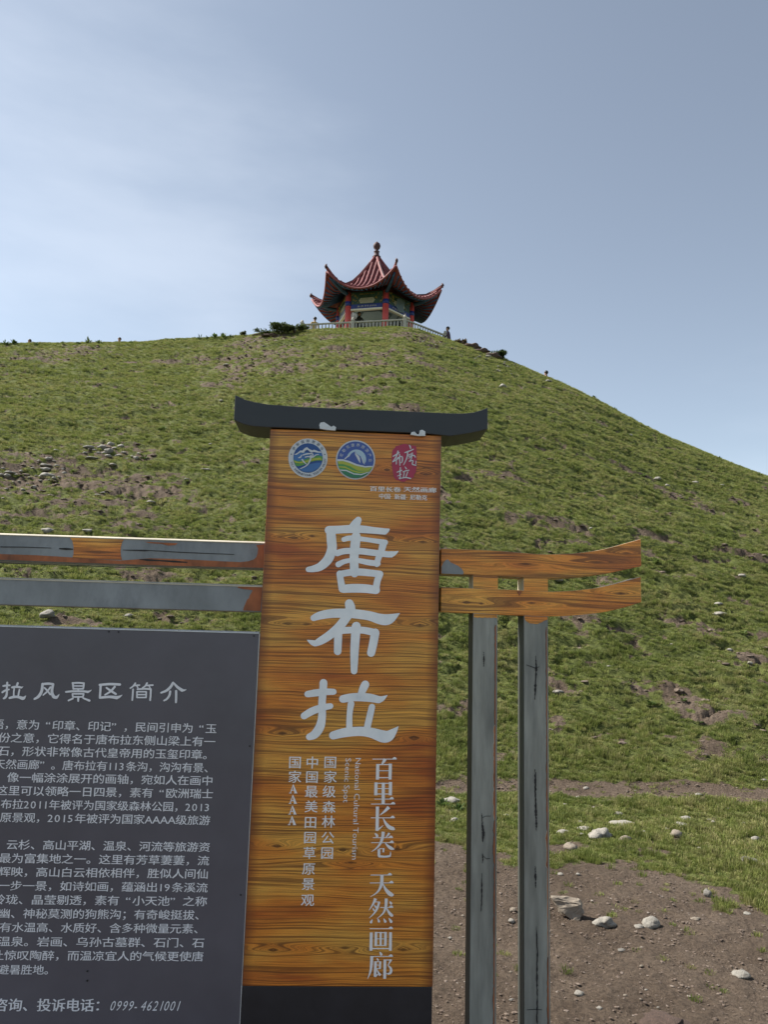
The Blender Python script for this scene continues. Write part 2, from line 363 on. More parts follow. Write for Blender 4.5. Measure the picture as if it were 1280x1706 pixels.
# ------------------------------------------------------------------ scatter helper (geometry nodes, only for uncountable stuff)
def gn_scatter(name, pts, rots, scl, ids, protos, label, cat):
    me = bpy.data.meshes.new(name); me.vertices.add(len(pts)); me.vertices.foreach_set('co', np.asarray(pts, np.float32).ravel())
    a = me.attributes.new('rot', 'FLOAT_VECTOR', 'POINT'); a.data.foreach_set('vector', np.asarray(rots, np.float32).ravel())
    a = me.attributes.new('scl', 'FLOAT_VECTOR', 'POINT'); a.data.foreach_set('vector', np.asarray(scl, np.float32).ravel())
    a = me.attributes.new('pid', 'INT', 'POINT'); a.data.foreach_set('value', np.asarray(ids, np.int32))
    o = link(name, me)
    g = bpy.data.node_groups.new(name, 'GeometryNodeTree')
    g.interface.new_socket('Geometry', in_out='INPUT', socket_type='NodeSocketGeometry'); g.interface.new_socket('Geometry', in_out='OUTPUT', socket_type='NodeSocketGeometry')
    N, L = g.nodes, g.links
    gi = N.new('NodeGroupInput'); go = N.new('NodeGroupOutput'); jn = N.new('GeometryNodeJoinGeometry')
    m2p = N.new('GeometryNodeMeshToPoints'); L.new(gi.outputs[0], m2p.inputs['Mesh'])
    def attr(nm, ty):
        x = N.new('GeometryNodeInputNamedAttribute'); x.data_type = ty; x.inputs['Name'].default_value = nm; return x.outputs['Attribute']
    rt, sc, pid = attr('rot', 'FLOAT_VECTOR'), attr('scl', 'FLOAT_VECTOR'), attr('pid', 'INT')
    e2r = N.new('FunctionNodeEulerToRotation'); L.new(rt, e2r.inputs[0])
    for i, p in enumerate(protos):
        oi = N.new('GeometryNodeObjectInfo'); oi.inputs['Object'].default_value = p; oi.inputs['As Instance'].default_value = True
        cmp_ = N.new('FunctionNodeCompare'); cmp_.data_type = 'INT'; cmp_.operation = 'EQUAL'
        L.new(pid, cmp_.inputs[2]); cmp_.inputs[3].default_value = i
        ip = N.new('GeometryNodeInstanceOnPoints'); L.new(m2p.outputs[0], ip.inputs['Points']); L.new(cmp_.outputs[0], ip.inputs['Selection'])
        L.new(oi.outputs['Geometry'], ip.inputs['Instance']); L.new(e2r.outputs[0], ip.inputs['Rotation']); L.new(sc, ip.inputs['Scale'])
        L.new(ip.outputs[0], jn.inputs[0])
    L.new(jn.outputs[0], go.inputs[0])
    md = o.modifiers.new('scatter', 'NODES'); md.node_group = g
    tag(o, label, cat, kind='stuff')
    return o

def proto(name, bm, m):
    me = bpy.data.meshes.new(name); bm.to_mesh(me); bm.free(); me.materials.append(m)
    return bpy.data.objects.new(name, me)       # not linked: used only as scatter source

def blade(bm, x, y, L_, w, ang, lean, mat=0):
    d = Vector((math.cos(ang), math.sin(ang), 0)); s = Vector((-d.y, d.x, 0))
    p0 = Vector((x, y, -0.1)); p1 = Vector((x, y, 0)) + d * lean * 0.35 * L_ + Vector((0, 0, 0.6 * L_)); p2 = Vector((x, y, 0)) + d * lean * L_ + Vector((0, 0, L_ * (1 - 0.35 * lean)))
    a, b = bm.verts.new(p0 - s * w), bm.verts.new(p0 + s * w); c_, d_ = bm.verts.new(p1 - s * w * 0.8), bm.verts.new(p1 + s * w * 0.8); e = bm.verts.new(p2)
    bm.faces.new((a, b, d_, c_)); bm.faces.new((c_, d_, e))

def grass_mat(name, dark, light, dry):
    m = bpy.data.materials.new(name); t = NT(m)
    g = t.t.nodes.new('ShaderNodeNewGeometry'); oi = t.t.nodes.new('ShaderNodeObjectInfo')
    n = t.noise(0.45, 5, 0.65, g.outputs['Position'])
    f = t.math('ADD', t.math('MULTIPLY', n, 0.62), t.math('MULTIPLY', oi.outputs['Random'], 0.42))
    c = t.ramp(f, [(0.34, dark), (0.52, light), (0.70, dry)])
    n2 = t.noise(2.6, 4, 0.65, g.outputs['Position'])
    c = t.mix(t.ramp(n2, [(0.35, 0.5), (0.55, 0.0)]), c, [v * 0.7 for v in dark])
    t.l(c, t.b.inputs['Base Color']); t.b.inputs['Roughness'].default_value = 0.6; t.b.inputs['Specular IOR Level'].default_value = 0.25
    tr = t.t.nodes.new('ShaderNodeBsdfTranslucent'); t.l(c, tr.inputs['Color']); ms = t.t.nodes.new('ShaderNodeMixShader'); ms.inputs[0].default_value = 0.42
    out = t.t.nodes['Material Output']; t.l(t.b.outputs[0], ms.inputs[1]); t.l(tr.outputs[0], ms.inputs[2]); t.l(ms.outputs[0], out.inputs['Surface'])
    return m
GM = grass_mat('grass_blade', (0.138, 0.172, 0.044), (0.215, 0.245, 0.064), (0.290, 0.270, 0.115))
random.seed(3)
protos = []
for k in range(4):
    bm = bmesh.new()
    nb = 26 if k < 3 else 34
    for i in range(nb):
        rr_ = random.random()**0.6; th = random.random() * 6.283
        L_ = random.uniform(0.45, 1.0) * (1.15 - 0.5 * rr_)
        blade(bm, rr_ * 0.95 * math.cos(th), rr_ * 0.95 * math.sin(th), L_, random.uniform(0.045, 0.085), th + random.uniform(-1, 1), random.uniform(0.2, 0.9))
    protos.append(proto('grass_tuft', bm, GM))
rs = np.random.RandomState(11)
P_, S_, I_ = [], [], []
for (ra, rb, dens, rad, hgt) in ((3.9, 7.0, 900, 0.030, 0.050), (7.0, 10.5, 480, 0.042, 0.058), (10.5, 17, 300, 0.048, 0.050), (17, 27, 170, 0.064, 0.058), (27, 50, 110, 0.080, 0.060)):
    area = 0.5 * (rb * rb - ra * ra) * 1.06 * 1.1; n = int(area * dens)
    r = np.sqrt(rs.uniform(ra * ra, rb * rb, n)); a = rs.uniform(-0.53, 0.53, n)
    x, y = r * np.sin(a), r * np.cos(a); d = dirt_at(x, y); clump = fbm(x * 1.6 + 3, y * 2.2, 4, 0.6)
    keep = rs.rand(n) > np.clip(d * 2.4 - 0.25, 0, 0.985 if rb < 10 else 0.86)
    rc = np.interp(a, PHI, RC); keep &= r < rc + 1.5
    x, y, r, clump, d = x[keep], y[keep], r[keep], clump[keep], d[keep]
    z = ground(x, y) + (0.02 + 0.05 * (r > 9.5)) * d * fbm(x * 6, y * 6, 3, 0.6)
    s = rs.uniform(0.75, 1.3, len(x)); hs_ = s * np.clip(1 + 1.3 * clump, 0.45, 2.0) * (1 - 0.45 * np.clip(d * 1.5, 0, 1))
    P_.append(np.stack([x, y, z], 1)); S_.append(np.stack([rad * s, rad * s, hgt * hs_], 1)); I_.append(rs.randint(0, 4, len(x)))
P_ = np.concatenate(P_); S_ = np.concatenate(S_); I_ = np.concatenate(I_)
R_ = np.stack([rs.uniform(-0.15, 0.15, len(P_)), rs.uniform(-0.15, 0.15, len(P_)), rs.uniform(0, 6.283, len(P_))], 1)
print('tufts', len(P_))
gn_scatter('grass', P_, R_, S_, I_, protos, 'short green grass growing all over the hillside', 'grass')

# crumbs of soil and fine gravel
GRV = bpy.data.materials.new('gravel_stone'); t = NT(GRV); oi = t.t.nodes.new('ShaderNodeObjectInfo')
t.l(t.ramp(oi.outputs['Random'], [(0.0, (0.080, 0.057, 0.042)), (0.75, (0.145, 0.108, 0.083)), (0.96, (0.18, 0.145, 0.12)), (1.0, (0.24, 0.21, 0.18))]), t.b.inputs['Base Color']); t.b.inputs['Roughness'].default_value = 0.9
protos = []
for k in range(3):
    bm = bmesh.new(); bmesh.ops.create_icosphere(bm, subdivisions=2, radius=1)
    for v in bm.verts: v.co *= random.uniform(0.75, 1.2); v.co.z *= 0.6
    protos.append(proto('gravel_pebble', bm, GRV))
P_, S_ = [], []
for (ra, rb, n, s0) in ((3.2, 7.0, 9000, 0.0050), (3.2, 7.0, 26000, 0.0030), (7.0, 9.5, 9000, 0.008), (9.5, 45, 60000, 0.034)):
    r = np.sqrt(rs.uniform(ra * ra, rb * rb, n)); a = rs.uniform(-0.53, 0.53, n)
    x, y = r * np.sin(a), r * np.cos(a); d = dirt_at(x, y)
    keep = rs.rand(n) < np.clip(d * 1.6 - 0.4, 0, 1); x, y = x[keep], y[keep]
    s = s0 * (0.4 + 1.6 * rs.rand(len(x))**3.0)
    P_.append(np.stack([x, y, ground(x, y) + 0.15 * s], 1)); S_.append(np.stack([s * rs.uniform(.8, 1.5, len(s)), s, s * rs.uniform(.5, .9, len(s))], 1))
P_ = np.concatenate(P_); S_ = np.concatenate(S_)
gn_scatter('gravel', P_, np.stack([np.zeros(len(P_)), np.zeros(len(P_)), rs.uniform(0, 6.28, len(P_))], 1), S_, rs.randint(0, 3, len(P_)), protos, 'crumbs of soil and fine gravel on the bare earth', 'gravel')

# ------------------------------------------------------------------ pavilion on the hilltop
RED = mat('red_column_paint', (0.52, 0.065, 0.058), 0.55, vary=0.18, sc=4)
TILE = mat('glazed_roof_tile', (0.150, 0.030, 0.032), 0.7, vary=0.45, sc=7, bump=0.1)
TILE2 = mat('roof_ridge_tile', (0.21, 0.052, 0.052), 0.7, vary=0.25, sc=5)
DARKT = mat('dark_ridge_tile', (0.065, 0.024, 0.026), 0.7, vary=0.3, sc=6)
SOFF = mat('painted_soffit_board', (0.26, 0.048, 0.055), 0.6, vary=0.3, sc=5)
RAFT = mat('painted_rafter', (0.030, 0.070, 0.15), 0.6, vary=0.3, sc=6)
CREAM = mat('cream_trim', (0.68, 0.62, 0.50), 0.6)
BLUE = mat('blue_lintel_paint', (0.018, 0.035, 0.20), 0.5, vary=0.3)
CEIL = mat('pale_ceiling_paint', (0.26, 0.33, 0.40), 0.8)
CEILD = mat('grey_ceiling_moulding', (0.09, 0.13, 0.16), 0.7)
GOLD = mat('gold_scroll_paint', (0.48, 0.30, 0.07), 0.5, vary=0.3)
DGRN = mat('dark_green_panel', (0.030, 0.065, 0.050), 0.6, vary=0.4, sc=6)
STONEP = mat('pale_stone_rail', (0.40, 0.375, 0.32), 0.75, vary=0.18, sc=6, bump=0.15)
CONC = mat('concrete_floor', (0.33, 0.31, 0.28), 0.85, vary=0.15, sc=3, bump=0.2)
PD, PZ = 46.0, Z_TOP + 0.03
dpv = ray(626, 480); dpv = dpv / dpv.y
PC = Vector((dpv.x * PD, PD, PZ))
pav = empty('pavilion', PC, 0, 'red hexagonal pavilion with upturned tiled eaves on top of the hill', 'pavilion')
def va(k): return math.radians(-13 - 60 * k)           # vertex azimuths; near side is -Y
def pol(r, a, z): return Vector((r * math.cos(a), r * math.sin(a), z))
RIDGE = [(0.0, 6.75), (0.35, 6.25), (0.7, 5.74), (1.4, 4.84), (2.0, 4.18), (2.6, 3.76), (3.2, 3.74), (3.7, 3.96), (4.16, 4.26)]
MIDL = [(0.0, 6.75), (0.30, 6.30), (0.6, 5.85), (1.2, 4.98), (1.8, 4.22), (2.35, 3.72), (2.8, 3.40), (3.1, 3.24), (3.38, 3.14)]
def lin(tab, s):
    s = s * (len(tab) - 1); i = min(int(s), len(tab) - 2); f = s - i
    return (tab[i][0] * (1 - f) + tab[i + 1][0] * f, tab[i][1] * (1 - f) + tab[i + 1][1] * f)
def roof_pt(k, s, tt, dz=0.0, tab=True):
    """face k, s 0 apex .. 1 eave, tt -1..1 from vertex k to vertex k+1"""
    r1, z1 = lin(RIDGE, s); r0, z0 = lin(MIDL, s)
    am = va(k) - math.radians(30)
    w = abs(tt)**2.1
    a = math.radians(30)
    # straight hexagon edge point, blended in radius and height towards the ridges
    ax = r0 * (1 - w) + r1 * math.cos(a) * w; lat = r1 * math.sin(a) * tt
    c, s_ = math.cos(am), math.sin(am)
    x = ax * c + lat * s_; y = ax * s_ - lat * c
    return Vector((x, y, z0 * (1 - w) + z1 * w + dz))
bm_c = None
for k in range(6):
    # roof skin
    NS, NTT = 14, 20
    V_, F_ = [], []
    for i in range(NS + 1):
        for j in range(NTT + 1): V_.append(roof_pt(k, i / NS, -1 + 2 * j / NTT))
    for i in range(NS + 1):
        for j in range(NTT + 1): V_.append(roof_pt(k, i / NS, -1 + 2 * j / NTT, -0.10))
    o_ = (NS + 1) * (NTT + 1)
    fm = []
    for i in range(NS):
        for j in range(NTT):
            a = i * (NTT + 1) + j; F_.append((a, a + 1, a + NTT + 2, a + NTT + 1)); fm.append(0)
            F_.append((o_ + a, o_ + a + NTT + 1, o_ + a + NTT + 2, o_ + a + 1)); fm.append(1)
    for j in range(NTT):
        a = NS * (NTT + 1) + j; F_.append((a, a + 1, o_ + a + 1, o_ + a)); fm.append(0)
    mesh('roof_slope', V_, F_, [TILE, SOFF], pav, True, fm)
    # tile rows: half round tiles running down the slope
    NR = 15
    for j in range(1, NR):
        tt = -1 + 2 * j / NR
        # a row keeps a fixed lateral offset, so it starts where the ridge reaches it
        lat = tt * RIDGE[-1][0] * 0.5
        pts, rd = [], []
        for i in range(27):
            s = i / 26; r1, _ = lin(RIDGE, s); half = r1 * 0.5
            if half < abs(lat) + 0.02: continue
            pts.append(roof_pt(k, s, lat / half, 0.03)); rd.append(0.075 + (0.016 if i % 2 else 0.0))
        if len(pts) < 2: continue
        bm = bmesh.new(); bm_tube(bm, pts, rd, 6)
        bm_obj('tile_row', bm, TILE, pav)
    # eave fascia
    bm = bmesh.new(); bm_tube(bm, [roof_pt(k, 1.0, -0.99 + 1.98 * j / 20, -0.06) * 1.0 for j in range(21)], 0.065, 6)
    bm_obj('eave_board', bm, TILE2, pav)
    # drip tiles under the eave edge
    # rafters below the eave
    for j in range(1, 14):
        tt = -1 + 2 * j / 14
        a = roof_pt(k, 0.55, tt * 0.9, -0.17); b = roof_pt(k, 0.985, tt * 0.97, -0.16)
        m_ = roof_pt(k, 0.78, tt * 0.93, -0.17)
        bm = bmesh.new(); bm_tube(bm, [a, m_, b], 0.045, 5); bm_obj('rafter', bm, RAFT, pav)
    # hip ridge with upturned tip
    pts = [pol(r, va(k), z + 0.10) for r, z in RIDGE[1:]]
    fin = []
    for i in range(24):
        s = 0.05 + 0.95 * i / 23; r, z = lin(RIDGE, s); fin.append(pol(r, va(k), z + 0.11))
    fin.append(pol(4.24, va(k), 4.42))
    bm = bmesh.new(); bm_tube(bm, fin, [0.10] * 22 + [0.085, 0.07, 0.05], 8)
    rg = bm_obj('hip_ridge', bm, TILE2, pav)
    fin2 = [p + Vector((0, 0, 0.11)) for p in fin[4:]]
    bm = bmesh.new(); bm_tube(bm, fin2, 0.05, 6); bm_obj('ridge_cap', bm, DARKT, rg)
    bm = bmesh.new(); tip = pol(4.20, va(k), 4.38)
    bm_tube(bm, [tip, tip + pol(0.04, va(k), 0.08), tip + pol(0.03, va(k), 0.17), tip + pol(-0.02, va(k), 0.25)], [0.10, 0.09, 0.07, 0.03], 7)
    bm_obj('ridge_ornament', bm, DARKT, rg)
    # corner beam under the ridge
    bm = bmesh.new(); bm_tube(bm, [pol(1.9, va(k), 3.25), pol(3.0, va(k), 3.48), pol(3.9, va(k), 3.88)], [0.13, 0.11, 0.07], 6); bm_obj('corner_beam', bm, RAFT, pav)
    # column with base stone
    bm = bmesh.new(); bm_lathe(bm, [(0.185, 0.18), (0.185, 3.45)], *pol(2.3, va(k), 0).xy, seg=18)
    cl = bm_obj('column', bm, RED, pav)
    bm = bmesh.new(); bm_lathe(bm, [(0.26, 0.0), (0.29, 0.06), (0.29, 0.12), (0.21, 0.18)], *pol(2.3, va(k), 0).xy, seg=18); bm_obj('column_base', bm, STONEP, cl)
    bm = bmesh.new(); bm_lathe(bm, [(0.195, 2.62), (0.195, 2.90)], *pol(2.3, va(k), 0).xy, seg=18); bm_obj('painted_band', bm, BLUE, cl)
    # lintel bay between column k and k+1
    A = pol(2.3, va(k), 0); B = pol(2.3, va(k + 1), 0); ux = (B - A).normalized(); L_ = (B - A).length; nn = Vector((ux.y, -ux.x, 0))
    if nn.dot(A + B) < 0: nn = -nn
    bay = empty('lintel_bay', (A + B) / 2, 0); bay.parent = pav
    ang = math.atan2(ux.y, ux.x); bay.rotation_euler = (0, 0, ang)
    sgn = 1 if Vector((-ux.y, ux.x, 0)).dot(nn) > 0 else -1
    hl = L_ / 2 - 0.18
    def slab(nm, x0, x1, y0, y1, z0, z1, m):
        bm = bmesh.new(); ya, yb = sorted((y0 * sgn, y1 * sgn)); bm_box(bm, x0, x1, ya, yb, z0, z1); return bm_obj(nm, bm, m, bay)
    slab('top_beam', -hl, hl, -0.09, 0.09, 3.18, 3.46, DGRN)
    slab('painted_panel', -hl, hl, -0.05, 0.05, 2.70, 3.18, DGRN)
    slab('blue_beam', -hl, hl, -0.06, 0.07, 2.42, 2.70, BLUE)
    slab('lower_rail', -hl, hl, -0.07, 0.10, 2.32, 2.42, CREAM)
    # cream cartouche
    bm = bmesh.new(); f = bm.faces.new([bm.verts.new((x, sgn * 0.057, z)) for x, z in ((-0.50, 2.94), (-0.40, 3.10), (0.40, 3.10), (0.50, 2.94), (0.40, 2.76), (-0.40, 2.76))])
    bmesh.ops.solidify(bm, geom=[f], thickness=0.006); bm_obj('cartouche', bm, CREAM, bay)
    # carved scrolls: small gold and white flourishes
    bm = bmesh.new()
    rq = random.Random(k)
    for j in range(44):
        x = rq.uniform(-hl + 0.04, hl - 0.04)
        if abs(x) < 0.52: continue
        z = rq.uniform(2.76, 3.40); r = rq.uniform(0.03, 0.07); a0 = rq.uniform(0, 6)
        y_ = 0.10 if z > 3.16 else 0.062
        bm_tube(bm, [(x + r * math.cos(a0 + q_), sgn * y_, z + r * math.sin(a0 + q_)) for q_ in (0, 1.1, 2.2, 3.3)], 0.016, 4)
    for j in range(9):
        x = -0.42 + 0.105 * j + rq.uniform(-.02, .02); r = 0.035
        bm_tube(bm, [(x + r * math.cos(q_), sgn * 0.10, 3.32 + r * math.sin(q_)) for q_ in (0, 1.5, 3, 4.5)], 0.014, 4)
    tag(bm_obj('gold_scroll', bm, GOLD, bay), kind='stuff')
    bm = bmesh.new()
    for j in range(11):
        x = -0.55 + 0.11 * j
        bm_tube(bm, [(x, sgn * 0.078, 2.50 + rq.uniform(0, .04)), (x + rq.uniform(-.04, .04), sgn * 0.078, 2.61)], 0.018, 4)
    tag(bm_obj('white_flourish', bm, CREAM, bay), kind='stuff')
    if k in (0, 5):
        bm = bmesh.new(); f = bm.faces.new([bm.verts.new((x, sgn * 0.13, z)) for x, z in ((-0.45, 3.30), (0.0, 3.36), (0.32, 3.20), (0.30, 2.9), (0.42, 2.75), (0.1, 2.45), (-0.38, 2.55), (-0.30, 2.85))])
        bmesh.ops.solidify(bm, geom=[f], thickness=0.012); bm_obj('pale_signboard', bm, CEIL, bay)
# ceiling, pale coffers seen from below
for (r, z, m_) in ((2.2, 2.95, CEIL), (1.75, 2.90, CEILD), (1.60, 2.86, CEIL), (1.10, 2.80, CEILD), (0.95, 2.76, CEIL)):
    V_ = [pol(r, va(k), z) for k in range(6)] + [pol(r, va(k), z - 0.03) for k in range(6)]
    bm = bmesh.new(); vv_ = [bm.verts.new(p) for p in V_]; bm.faces.new(vv_[5::-1]); bm.faces.new(vv_[6:]); [bm.faces.new((vv_[k], vv_[(k + 1) % 6], vv_[6 + (k + 1) % 6], vv_[6 + k])) for k in range(6)]
    bm_obj('ceiling_panel', bm, m_, pav)
bm = bmesh.new(); bm_lathe(bm, [(0.24, 6.62), (0.27, 6.72), (0.17, 6.80), (0.15, 7.02), (0.19, 7.06), (0.11, 7.12), (0.10, 7.18), (0.20, 7.30), (0.235, 7.44), (0.20, 7.58), (0.09, 7.68), (0.03, 7.74)], seg=16)
bm_obj('finial', bm, DARKT, pav, True)
bm = bmesh.new(); bm_lathe(bm, [(2.75, -0.9), (2.75, 0.0)], seg=6); bm_obj('floor_slab', bm, CONC, pav)
# table and stools inside are lost in shade; a round table stands in the middle
bm = bmesh.new(); bm_lathe(bm, [(0.18, 0.0), (0.14, 0.35), (0.14, 0.68), (0.55, 0.70), (0.55, 0.78)], seg=20)
tb = bm_obj('round_table', bm, CONC); tb.location = PC; tag(tb, 'round stone table in the shade inside the pavilion', 'table')

# railing round the platform
def at_dist(px, py, dist):
    d = ray(px, py); d = d / d.y; return Vector((d.x * dist, dist, EYE.z + d.z * dist))
c0 = at_dist(675, 531, 42.0)
rail = empty('railing', (c0.x, c0.y, Z_TOP), 0, 'pale stone balustrade along the front edge of the pavilion platform', 'railing')
RH = 1.02
def rail_run(dirv, n_bays, bay, zdrop=0.0, first=False):
    dirv = Vector(dirv).normalized()
    ang = math.atan2(dirv.y, dirv.x)
    for i in range(n_bays + 1):
        p = dirv * bay * i
        if i > 0 or first:
            bm = bmesh.new(); bm_box(bm, -0.09, 0.09, -0.09, 0.09, -0.9, RH + 0.02, 0.01); bm_box(bm, -0.11, 0.11, -0.11, 0.11, RH + 0.02, RH + 0.07, 0.012)
            bm_lathe(bm, [(0.07, RH + 0.07), (0.09, RH + 0.12), (0.075, RH + 0.19), (0.03, RH + 0.23)], seg=10)
            o = bm_obj('post', bm, STONEP, rail); o.location = p + Vector((0, 0, -zdrop * i)); o.rotation_euler = (0, 0, ang)
        if i < n_bays:
            for (zz, hh, nm) in ((RH - 0.10, 0.08, 'top_rail'), (0.12, 0.09, 'bottom_rail')):
                bm = bmesh.new(); bm_box(bm, 0.10, bay - 0.10, -0.05, 0.05, zz, zz + hh, 0.008)
                o = bm_obj(nm, bm, STONEP, rail); o.location = p + Vector((0, 0, -zdrop * i)); o.rotation_euler = (0, math.atan2(zdrop, bay), ang)
            nb = int(bay / 0.21)
            bme = bpy.data.meshes.get('baluster_shape')
            if bme is None:
                bm = bmesh.new(); bm_lathe(bm, [(0.032, 0.20), (0.045, 0.35), (0.034, 0.52), (0.045, 0.70), (0.032, RH - 0.11)], seg=8)
                bme = bpy.data.meshes.new('baluster_shape'); bm.to_mesh(bme); bm.free(); bme.materials.append(STONEP)
            for j in range(1, nb + 1):
                q_ = dirv * (bay * (i + j / (nb + 1))) + Vector((0, 0, -zdrop * (i + j / (nb + 1))))
                o = link('baluster', bme, rail); o.location = q_
rail_run((-1, math.tan(math.radians(11)), 0), 2, 3.03, 0.0, True)
rail_run((math.cos(math.radians(40)), math.sin(math.radians(40)), 0), 1, 3.2, 0.05)

# ------------------------------------------------------------------ sign: local frame x = along, y = back, z = up
DY = 2.9
SN = Vector((math.sin(YAW), -math.cos(YAW), 0)); SD = Vector((math.cos(YAW), math.sin(YAW), 0)); SO = Vector((0, DY, 0))
sign = empty('scenic_area_sign', SO, YAW, 'tall wood-grain sign board with dark notice panel, beams and grey posts', 'sign')
def P(px, py, n=0.0):
    d = ray(px, py); o = SO + SN * n
    t_ = (o - EYE).dot(SN) / d.dot(SN); X_ = EYE + d * t_
    return (X_ - SO).dot(SD), X_.z
bl = (P(450, 713)[0] + P(404, 1644)[0]) / 2; br = (P(737, 727)[0] + P(720, 1644)[0]) / 2
bt = (P(450, 713)[1] + P(737, 727)[1]) / 2; bb = (P(404, 1642)[1] + P(720, 1645)[1]) / 2
print('board', bl, br, bt, bb, 'left top/bot', P(450,713), P(404,1644), P(737,727), P(720,1644))
def kn(px, py, a, su, sv):
    u, w = P(px, py); return (u, w, a, su, sv)
KN = [kn(490,896,.030,.05,.010), kn(520,893,-.02,.04,.008), kn(705,903,.035,.06,.010), kn(480,1039,.028,.05,.009), kn(510,1040,.02,.04,.008), kn(700,1042,.030,.07,.012),
      kn(470,1222,.028,.05,.010), kn(690,1228,-.02,.05,.010), kn(462,1410,.03,.05,.009), kn(572,1415,-.028,.07,.010), kn(662,1415,.022,.05,.010),
      kn(585,1437,-.03,.05,.008), kn(455,1583,.03,.05,.010), kn(575,1579,-.026,.06,.010), kn(672,1582,.03,.05,.010), kn(710,790,.035,.045,.010), kn(645,783,.025,.03,.009)]
WBOARD = wood('board_wood_grain', KN, uedge=(bl, br))
WBEAM = wood('beam_wood_grain', [kn(780,1003,.03,.06,.010), kn(805,1005,.02,.03,.008), kn(890,1004,-.03,.05,.008), kn(1040,988,.03,.08,.010), kn(1000,935,.03,.08,.008), kn(1050,920,.02,.06,.008), kn(880,938,-.02,.08,.008)], vfreq=75, seed=4.0, tone=1.08, red=0.0)
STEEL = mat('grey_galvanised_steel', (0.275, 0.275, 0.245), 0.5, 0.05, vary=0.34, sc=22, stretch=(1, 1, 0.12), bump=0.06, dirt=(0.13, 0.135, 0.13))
STEELD = mat('dark_side_steel', (0.060, 0.066, 0.060), 0.6, 0.0, vary=0.3, sc=7, stretch=(1, 1, 0.25))  # darker steel colour, used only on the posts' left-facing sides
STEELB = mat('grey_beam_steel', (0.245, 0.258, 0.268), 0.48, 0.1, vary=0.22, sc=7, stretch=(1.5, 1, 0.8), bump=0.05, dirt=(0.12, 0.13, 0.145))
CREAME = mat('cream_primer_edge', (0.62, 0.55, 0.42), 0.5, vary=0.2, sc=12)
ORED = mat('orange_red_film_edge', (0.34, 0.105, 0.035), 0.55, vary=0.5, sc=16, stretch=(1, 1, 0.5))
BLK = mat('black_grime', (0.022, 0.020, 0.020), 0.7)
CAPM = mat('dark_roof_metal', (0.026, 0.029, 0.033), 0.42, 0.0, vary=0.2, sc=5, dirt=(0.045, 0.045, 0.047))
PANELM = mat('slate_panel_enamel', (0.110, 0.101, 0.120), 0.40, 0.0, vary=0.16, sc=2.2, dirt=(0.122, 0.120, 0.140))
PLINTH = mat('black_plinth_paint', (0.020, 0.017, 0.021), 0.5, vary=0.3, sc=6, dirt=(0.036, 0.032, 0.038))
LET = mat('silver_white_letter_film', (0.88, 0.92, 0.96), 0.32, 0.0, vary=0.14, sc=9)
LETS = mat('white_letter_film', (0.90, 0.87, 0.86), 0.5, vary=0.06, sc=9)
LETP = mat('panel_letter_film', (0.82, 0.81, 0.84), 0.5, vary=0.06, sc=9)
FOAM = mat('white_foam_filler', (0.72, 0.74, 0.76), 0.8, vary=0.1, sc=20, bump=0.3)
TRIM = mat('pale_aluminium_trim', (0.62, 0.63, 0.66), 0.35, 0.4)

def box(name, x0, x1, y0, y1, z0, z1, m, bevel=0.002, parent=sign):
    bm = bmesh.new(); bm_box(bm, x0, x1, y0, y1, z0, z1, bevel); return bm_obj(name, bm, m, parent)
def sheet(name, pts, n, m, parent=sign, thick=0.0, px=True):
    """flat cut-out in the sign plane; pts in photo coordinates (px) or local (u, w)"""
    uw = [P(x, y, n) for x, y in pts] if px else pts
    bm = bmesh.new(); f = bm.faces.new([bm.verts.new((u, -n, w)) for u, w in uw])
    f.normal_update()
    if f.normal.y > 0: f.normal_flip()
    if thick:
        r = bmesh.ops.extrude_face_region(bm, geom=[f]); 
        for v in [g for g in r['geom'] if isinstance(g, bmesh.types.BMVert)]: v.co.y += thick
        bmesh.ops.recalc_face_normals(bm, faces=bm.faces)
    bmesh.ops.triangulate(bm, faces=bm.faces)
    return bm_obj(name, bm, m, parent)

board = box('sign_board', bl, br, 0.0, 0.19, bb, bt, WBOARD, 0.003)
box('plinth', bl + 0.001, br - 0.001, 0.003, 0.187, 0.0, bb - 0.001, PLINTH, 0.003)
# roof cap: curved dark trough, hollow box extruded back
top = [(390,658),(398,661.5),(408,666),(420,669.5),(436,673),(460,676),(520,678.5),(600,682),(680,685.5),(740,688.2),(764,688.5),(785,686.5),(800,683),(813,679)]
bot = [(391,699),(398,703),(408,707),(424,710),(450,712.4),(520,716),(600,720),(680,724),(737,726.5),(760,726.8),(780,723.8),(796,720.3),(806,717.3),(813,714.8)]
NCP = 0.012
V_, F_ = [], []
for (a, b) in zip(top, bot):
    u1, w1 = P(*a, NCP); u2, w2 = P(*b, NCP); uu = (u1 + u2) / 2; w2 = max(w2, bt + 0.003) if bl - 0.02 < uu < br + 0.02 else w2
    for y in (-NCP, 0.165): V_ += [(uu, y, w1), (uu, y, w2)]
n_ = len(top)
for i in range(n_ - 1):
    a, b = 4 * i, 4 * i + 4
    F_ += [(a, a + 1, b + 1, b), (a + 2, b + 2, b + 3, a + 3), (a, b, b + 2, a + 2), (a + 1, a + 3, b + 3, b + 1)]
F_ += [(0, 2, 3, 1), (4 * n_ - 4, 4 * n_ - 3, 4 * n_ - 1, 4 * n_ - 2)]
cap = mesh('roof_cap', V_, F_, CAPM, sign)
bv = cap.modifiers.new('soft_edge', 'BEVEL'); bv.width = 0.002; bv.segments = 2
sheet('filler_foam', [(533,714),(532,708),(534,704),(540,703),(546,707),(552,711),(556,709),(560,712),(559,717),(545,716)], 0.016, FOAM, thick=0.012)
sheet('filler_foam', [(684,724),(686,720),(691,719),(695,723),(698,724),(700,717),(704,716),(709,719),(709,726),(697,726)], 0.016, FOAM, thick=0.012)
# foam sits on the board front lip

